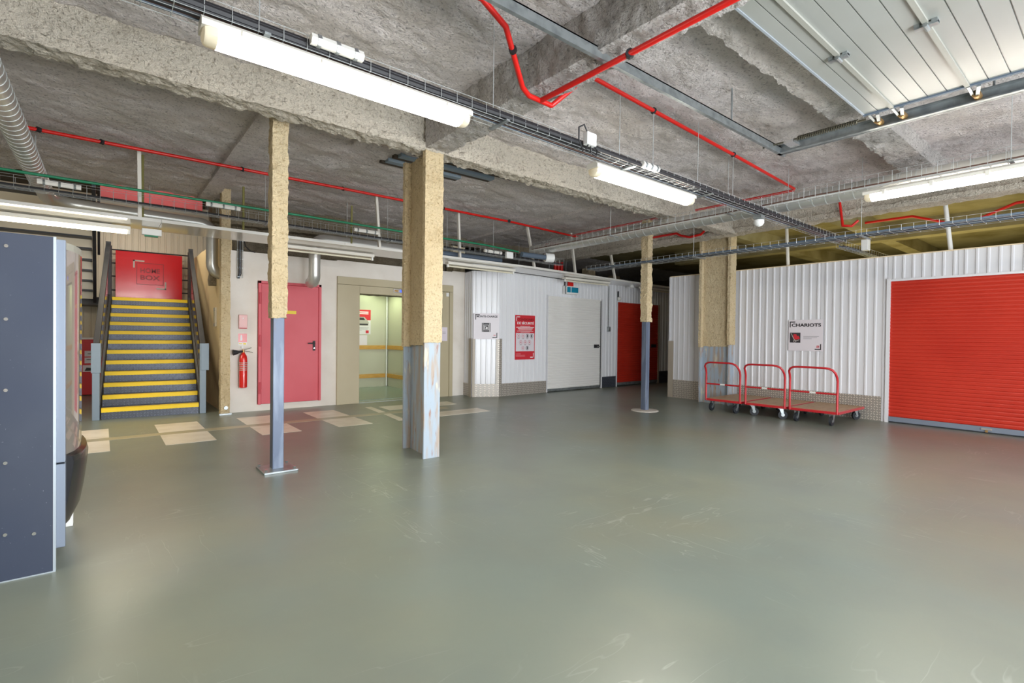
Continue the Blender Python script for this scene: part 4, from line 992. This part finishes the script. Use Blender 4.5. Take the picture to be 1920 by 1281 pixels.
for x_ in (3.4, 5.0): MB().cyl((x_, 8.9, 3.05), (x_, 8.9, 3.72), .006, 6).build('hanger_rod', GALVW, te)
pipe('sprinkler_pipe', 'long straight red sprinkler pipe along the ceiling behind the main beam', 'pipe', [(-.75, 7.78, 3.60), (3.0, 7.76, 3.60), (6.3, 7.80, 3.60), (9.1, 7.98, 3.58)], .021, REDP, clips=[(x, 7.77, 3.60) for x in (-.55, .0, 1.5, 2.9, 4.7, 6.2)])
pipe('sprinkler_pipe', 'red sprinkler pipe bending down and along under the pale cross beam', 'pipe', [(.3, 2.76, 3.58), (1.95, 2.76, 3.58), (2.2, 2.82, 3.52), (2.56, 3.06, 3.30), (2.66, 3.10, 3.28), (2.92, 3.11, 3.28)], .021, REDP, clips=[(2.33, 2.9, 3.44)])
pipe('sprinkler_pipe', 'red sprinkler pipe running along the pale cross beam toward the gate', 'pipe', [(2.79, 3.11, 3.28), (2.79, -2.8, 3.28)], .022, REDP, clips=[(2.79, 2.2, 3.28)])
pipe('sprinkler_pipe', 'short red pipe stub rising beside the pale cross beam', 'pipe', [(2.92, 3.11, 3.28), (3.05, 3.0, 3.42), (3.2, 3.0, 3.56)], .02, REDP)
pipe('sprinkler_pipe', 'long red sprinkler pipe crossing right ceiling toward the storage wall', 'pipe', [(3.25, 3.0, 3.60), (6.0, 3.14, 3.60), (8.05, 3.26, 3.60)], .020, REDP, clips=[(4.25, 3.05, 3.6), (6.0, 3.14, 3.6)], hang=[((4.25, 3.05, 3.6), 2.95), ((6.0, 3.14, 3.6), 2.9)])
pipe('sprinkler_pipe', 'thin red pipe running alongside the long spiral duct', 'pipe', [(8.05, 3.26, 3.58), (8.05, 7.9, 3.58)], .018, REDP)
pipe('sprinkler_pipe', 'red pipe dropping in front of the right ceiling beam', 'pipe', [(9.25, 3.06, 3.66), (9.25, 3.0, 3.18), (9.27, 2.88, 3.16), (9.3, 2.8, 3.24)], .02, REDP)
pipe('sprinkler_pipe', 'bent red pipe under the ceiling left of the wall column', 'pipe', [(9.2, 6.6, 3.5), (9.2, 6.0, 3.5), (9.2, 5.9, 3.44), (9.2, 5.7, 3.38), (9.2, 5.45, 3.40), (9.2, 5.2, 3.6)], .024, REDP)
pipe('sprinkler_pipe', 'dark red bent pipe in the storage ceiling behind the right wall', 'pipe', [(11.0, 3.3, 3.52), (11.0, 2.5, 3.52), (11.0, 1.95, 3.30), (11.0, 1.7, 3.30), (11.0, 1.2, 3.5), (11.0, -1, 3.5)], .022, REDP)
for k, x in enumerate((9.60, 9.72, 9.84)):
    MB().cyl((x, 10.0, 2.6), (x, 10.0, 3.7), .045, 12).build('red_riser', REDP, base=(x, 10.0, 2.6), smooth=True)
    tag(bpy.data.objects['red_riser' if k == 0 else 'red_riser.%03d' % k], ('left', 'middle', 'right')[k]+' of three red riser pipes behind the soffit', 'pipe', 'red riser pipes')
vp = MB(); vp.box(-.02, 11.0, 3.62, 1.46, 11.05, 4.1); vp.build('red_grille', mat('dull_red', (206, 84, 78), .6), base=(.7, 11, 3.6)); tag(bpy.data.objects['red_grille'], 'dull red panel up behind the ceiling edge at left', 'panel')

# struts carrying the soffit
for i, (x0, z0, x1, z1, lab) in enumerate(((.38, 2.80, .37, 3.72, 'white strut on soffit left of the slim column top'), (3.64, 2.80, 3.57, 3.72, 'white strut on soffit just left of the H column'), (5.25, 2.80, 5.20, 3.70, 'white strut on soffit just right of the H column'),
        (7.13, 2.80, 6.90, 3.70, 'white slanting strut beside the round white end cap'), (8.47, 2.80, 8.30, 3.72, 'white strut standing before the red risers'), (10.0, 2.79, 9.73, 3.72, 'white slanting strut left of the far slim column'), (11.55, 2.79, 11.53, 3.72, 'white upright strut right of the far slim column'))):
    y = 8.06 if x0 < 8 else 8.06+.064*(x0-7)
    MB().bar((x0, y, z0), (x1, y, z1), .04, .05, (0, 1, 0)).build('soffit_strut', HOUSING, base=(x0, y, z0))
    tag(bpy.data.objects['soffit_strut' if i == 0 else 'soffit_strut.%03d' % i], lab, 'strut')
for i, (x, y, lab) in enumerate(((.42, 8.3, 'olive rod behind the leftmost white strut'), (1.62, 8.3, 'olive rod left of the slim column top'), (3.25, 8.3, 'olive rod above the lift front'))):
    MB().cyl((x, y, 2.80), (x, y, 3.5 if i else 3.72), .016, 8).build('olive_rod', YELC, base=(x, y, 2.8)); tag(bpy.data.objects['olive_rod' if i == 0 else 'olive_rod.%03d' % i], lab, 'rod')
wp = MB().cyl((10.16, 4.2, 2.74), (10.16, 4.24, 3.5), .03, 12).build('white_post', HOUSING, base=(10.16, 4.2, 2.74)); tag(wp, 'pale upright post on the right wall near the wall column', 'post')
wp = MB().cyl((10.16, 1.82, 2.74), (10.16, 1.90, 3.5), .03, 12).build('white_post', WHITEP, base=(10.16, 1.82, 2.74)); tag(wp, 'white leaning post on the right wall above the big red shutter', 'post')

# ------------------------------------------------------------------ overhead sectional door
gd = thing('overhead_door', 'white sectional garage door hanging open under the ceiling at upper right', 'garage door', (3.0, 0, 3.38))
GX0, GX1, GZ = .70, 5.33, 3.38
sec_edges = [1.575, 1.37, .875, .38, -.115, -.61, -1.105, -1.60, -2.095, -2.59]
for i in range(len(sec_edges)-1):
    a, b = sec_edges[i], sec_edges[i+1]; mb = MB(); rn = max(1, int(round((a-b)/.124)))
    for k in range(rn):
        y1 = a-(a-b)*k/rn-.004; y0 = a-(a-b)*(k+1)/rn+.004
        mb.box(GX0, y0, GZ, GX1, y1, GZ+.05)
    mb.box(GX0, b+.001, GZ+.008, GX1, a-.001, GZ+.06)
    mb.build('door_section', GDOOR, gd)
    if i > 0:
        MB().box(GX0, a-.015, GZ-.015, GX1, a+.015, GZ+.003).build('section_joint', GSEAM, gd)
        for x in (1.78, 4.09):
            h = MB(); h.box(x-.02, a-.06, GZ-.028, x+.02, a+.06, GZ-.008); h.box(x-.03, a-.06, GZ-.02, x+.03, a-.03, GZ); h.box(x-.03, a+.03, GZ-.02, x+.03, a+.06, GZ); h.cyl((x-.04, a, GZ-.028), (x+.04, a, GZ-.028), .014, 8); h.build('hinge', GALV, gd)
box(GX1, -2.6, GZ-.012, GX1+.03, 1.585, GZ+.06).build('edge_profile', BLUEC, gd); box(GX0, 1.572, GZ-.006, GX1, 1.587, GZ+.06).build('end_profile', ALU, gd)
for s_, X in ((1, 5.635), (-1, .38)):
    tk = MB(); tk.box(X-.012, -2.8, 3.317, X+.018, 2.44, 3.412); tk.box(X-.057, -2.8, 3.317, X, 2.44, 3.327); tk.box(X-.057, -2.8, 3.402, X, 2.44, 3.412)
    tk.build('track', GALV, gd)
    for y in (1.52, 1.345, .85, .355, -.14, -.64):
        r_ = MB(); r_.bar((X-.28*s_, y-.04, GZ-.01), (X-.08*s_, y, 3.355), .025, .035); r_.bar((X-.30*s_, y+.02, GZ-.01), (X-.10*s_, y+.02, 3.36), .02, .02); r_.build('roller_bracket', GALV, gd)
        MB().cyl((X-.13*s_, y, 3.36), (X-.04*s_, y, 3.36), .030, 12).build('roller', BRASS, gd)
    sp = MB(); hel = []
    for k in range(26*8+1):
        t_ = k/8; hel.append((X-.20*s_+.02*math.cos(t_*2*math.pi), 1.65+t_/26*.53, 3.37+.02*math.sin(t_*2*math.pi)))
    sp.tube(hel, .0057, 4); sp.build('spring', SPRING, gd); MB().cyl((X-.20*s_, 1.59, 3.37), (X-.20*s_, 2.52, 3.37), .009, 8).build('spring_rod', SPRING, gd)
    box(X-.25*s_, 2.2, 3.335, X-.08*s_, 2.29, 3.36).build('spring_clamp', CHROME, gd)
rl = MB(); rl.box(.36, 2.41, 3.317, 5.72, 2.44, 3.393); rl.box(.36, 2.41, 3.383, 5.72, 2.475, 3.393); rl.build('rear_rail', GALV, gd)
MB().cyl((5.635, .76, 3.41), (5.635, .76, 3.7), .009, 6).build('rail_hanger', GALV, gd); MB().cyl((4.6, 2.43, 3.39), (4.6, 2.43, 3.7), .009, 6).build('rail_hanger', GALV, gd)

# ------------------------------------------------------------------ vending machine and board
vb = thing('partition_board', 'dark blue-grey bolted board with aluminium edge at far left', 'board', (-.7, 3.82, 0))
box(-1.5, 3.80, .004, -.208, 3.822, 1.872).build('board', NAVY, vb); box(-.208, 3.798, .0, -.196, 3.835, 1.873).build('edge_trim', ALU, vb); box(-1.5, 3.797, 0, -.2, 3.825, .006).build('bottom_trim', ALU, vb)
for x, z in ((-.394, 1.80), (-.395, 1.41), (-.396, 1.03), (-.397, .64), (-.398, .255), (-.285, .235), (-.8, 1.8), (-.8, 1.03), (-.8, .25), (-1.2, 1.8), (-1.2, 1.03), (-1.2, .25)):
    MB().cyl((x, 3.80, z), (x, 3.793, z), .009, 10).build('bolt', CHROME, vb)
vm = thing('vending_machine', 'vending machine with curved glass front behind the dark board', 'vending machine', (-.5, 4.3, 0))
box(-.95, 3.86, .10, -.20, 4.72, 1.86).build('cabinet', ALUW, vm, bevel=.006)
box(-.205, 3.845, .60, -.158, 3.90, 1.868).build('front_frame', ALUW, vm, bevel=.004); box(-.205, 3.845, .115, -.158, 3.90, .592).build('lower_frame', ALUW, vm, bevel=.004); box(-.20, 4.69, .115, -.135, 4.73, 1.86).build('front_frame', ALU, vm, bevel=.004)
curve = [(-.158, 3.90), (-.128, 3.98), (-.108, 4.08), (-.098, 4.20), (-.099, 4.35), (-.108, 4.5), (-.122, 4.62), (-.135, 4.70)]
gl = MB()
for x, y in curve: gl.v += [Vector((x, y, .63)), Vector((x, y, 1.82))]
for i in range(len(curve)-1): gl.face([2*i, 2*i+2, 2*i+3, 2*i+1])
gl.build('curved_glass', GLASS, vm, smooth=True)
for z0, z1, m in ((1.82, 1.86, GSEAM), (.60, .635, HATCH)):
    cp_ = MB(); cp_.prism([(x, y, z0) for x, y in curve]+[(-.2, 4.70, z0), (-.2, 3.90, z0)], (0, 0, z1-z0)); cp_.build('glass_rim', m, vm)
ht = MB(); k0 = len(ht.v); prof = [(0, .63), (.026, .62), (.034, .585), (.028, .52), (.014, .40), (-.006, .28), (-.04, .20)]
for x, y in curve:
    for dx, z in prof: ht.v.append(Vector((max(-.2, x+dx), y, z)))
np_ = len(prof)
for i in range(len(curve)-1):
    for j in range(np_-1): ht.face([i*np_+j, i*np_+j+1, (i+1)*np_+j+1, (i+1)*np_+j])
ht.face([j for j in range(np_)]); ht.face([(len(curve)-1)*np_+j for j in range(np_)][::-1])
ht.build('delivery_hatch', HATCH, vm, smooth=True, ang=35)
box(-.24, 3.92, .12, -.19, 4.68, .24).build('kick_panel', HATCH, vm)
for y, xa in ((3.99, -.30), (4.66, -.235)): box(xa, y-.04, 0, xa+.085, y+.04, .115).build('foot', WHITEP, vm, bevel=.004)
for y in (3.95, 4.64): box(-.9, y-.04, 0, -.82, y+.04, .115).build('foot', WHITEP, vm)
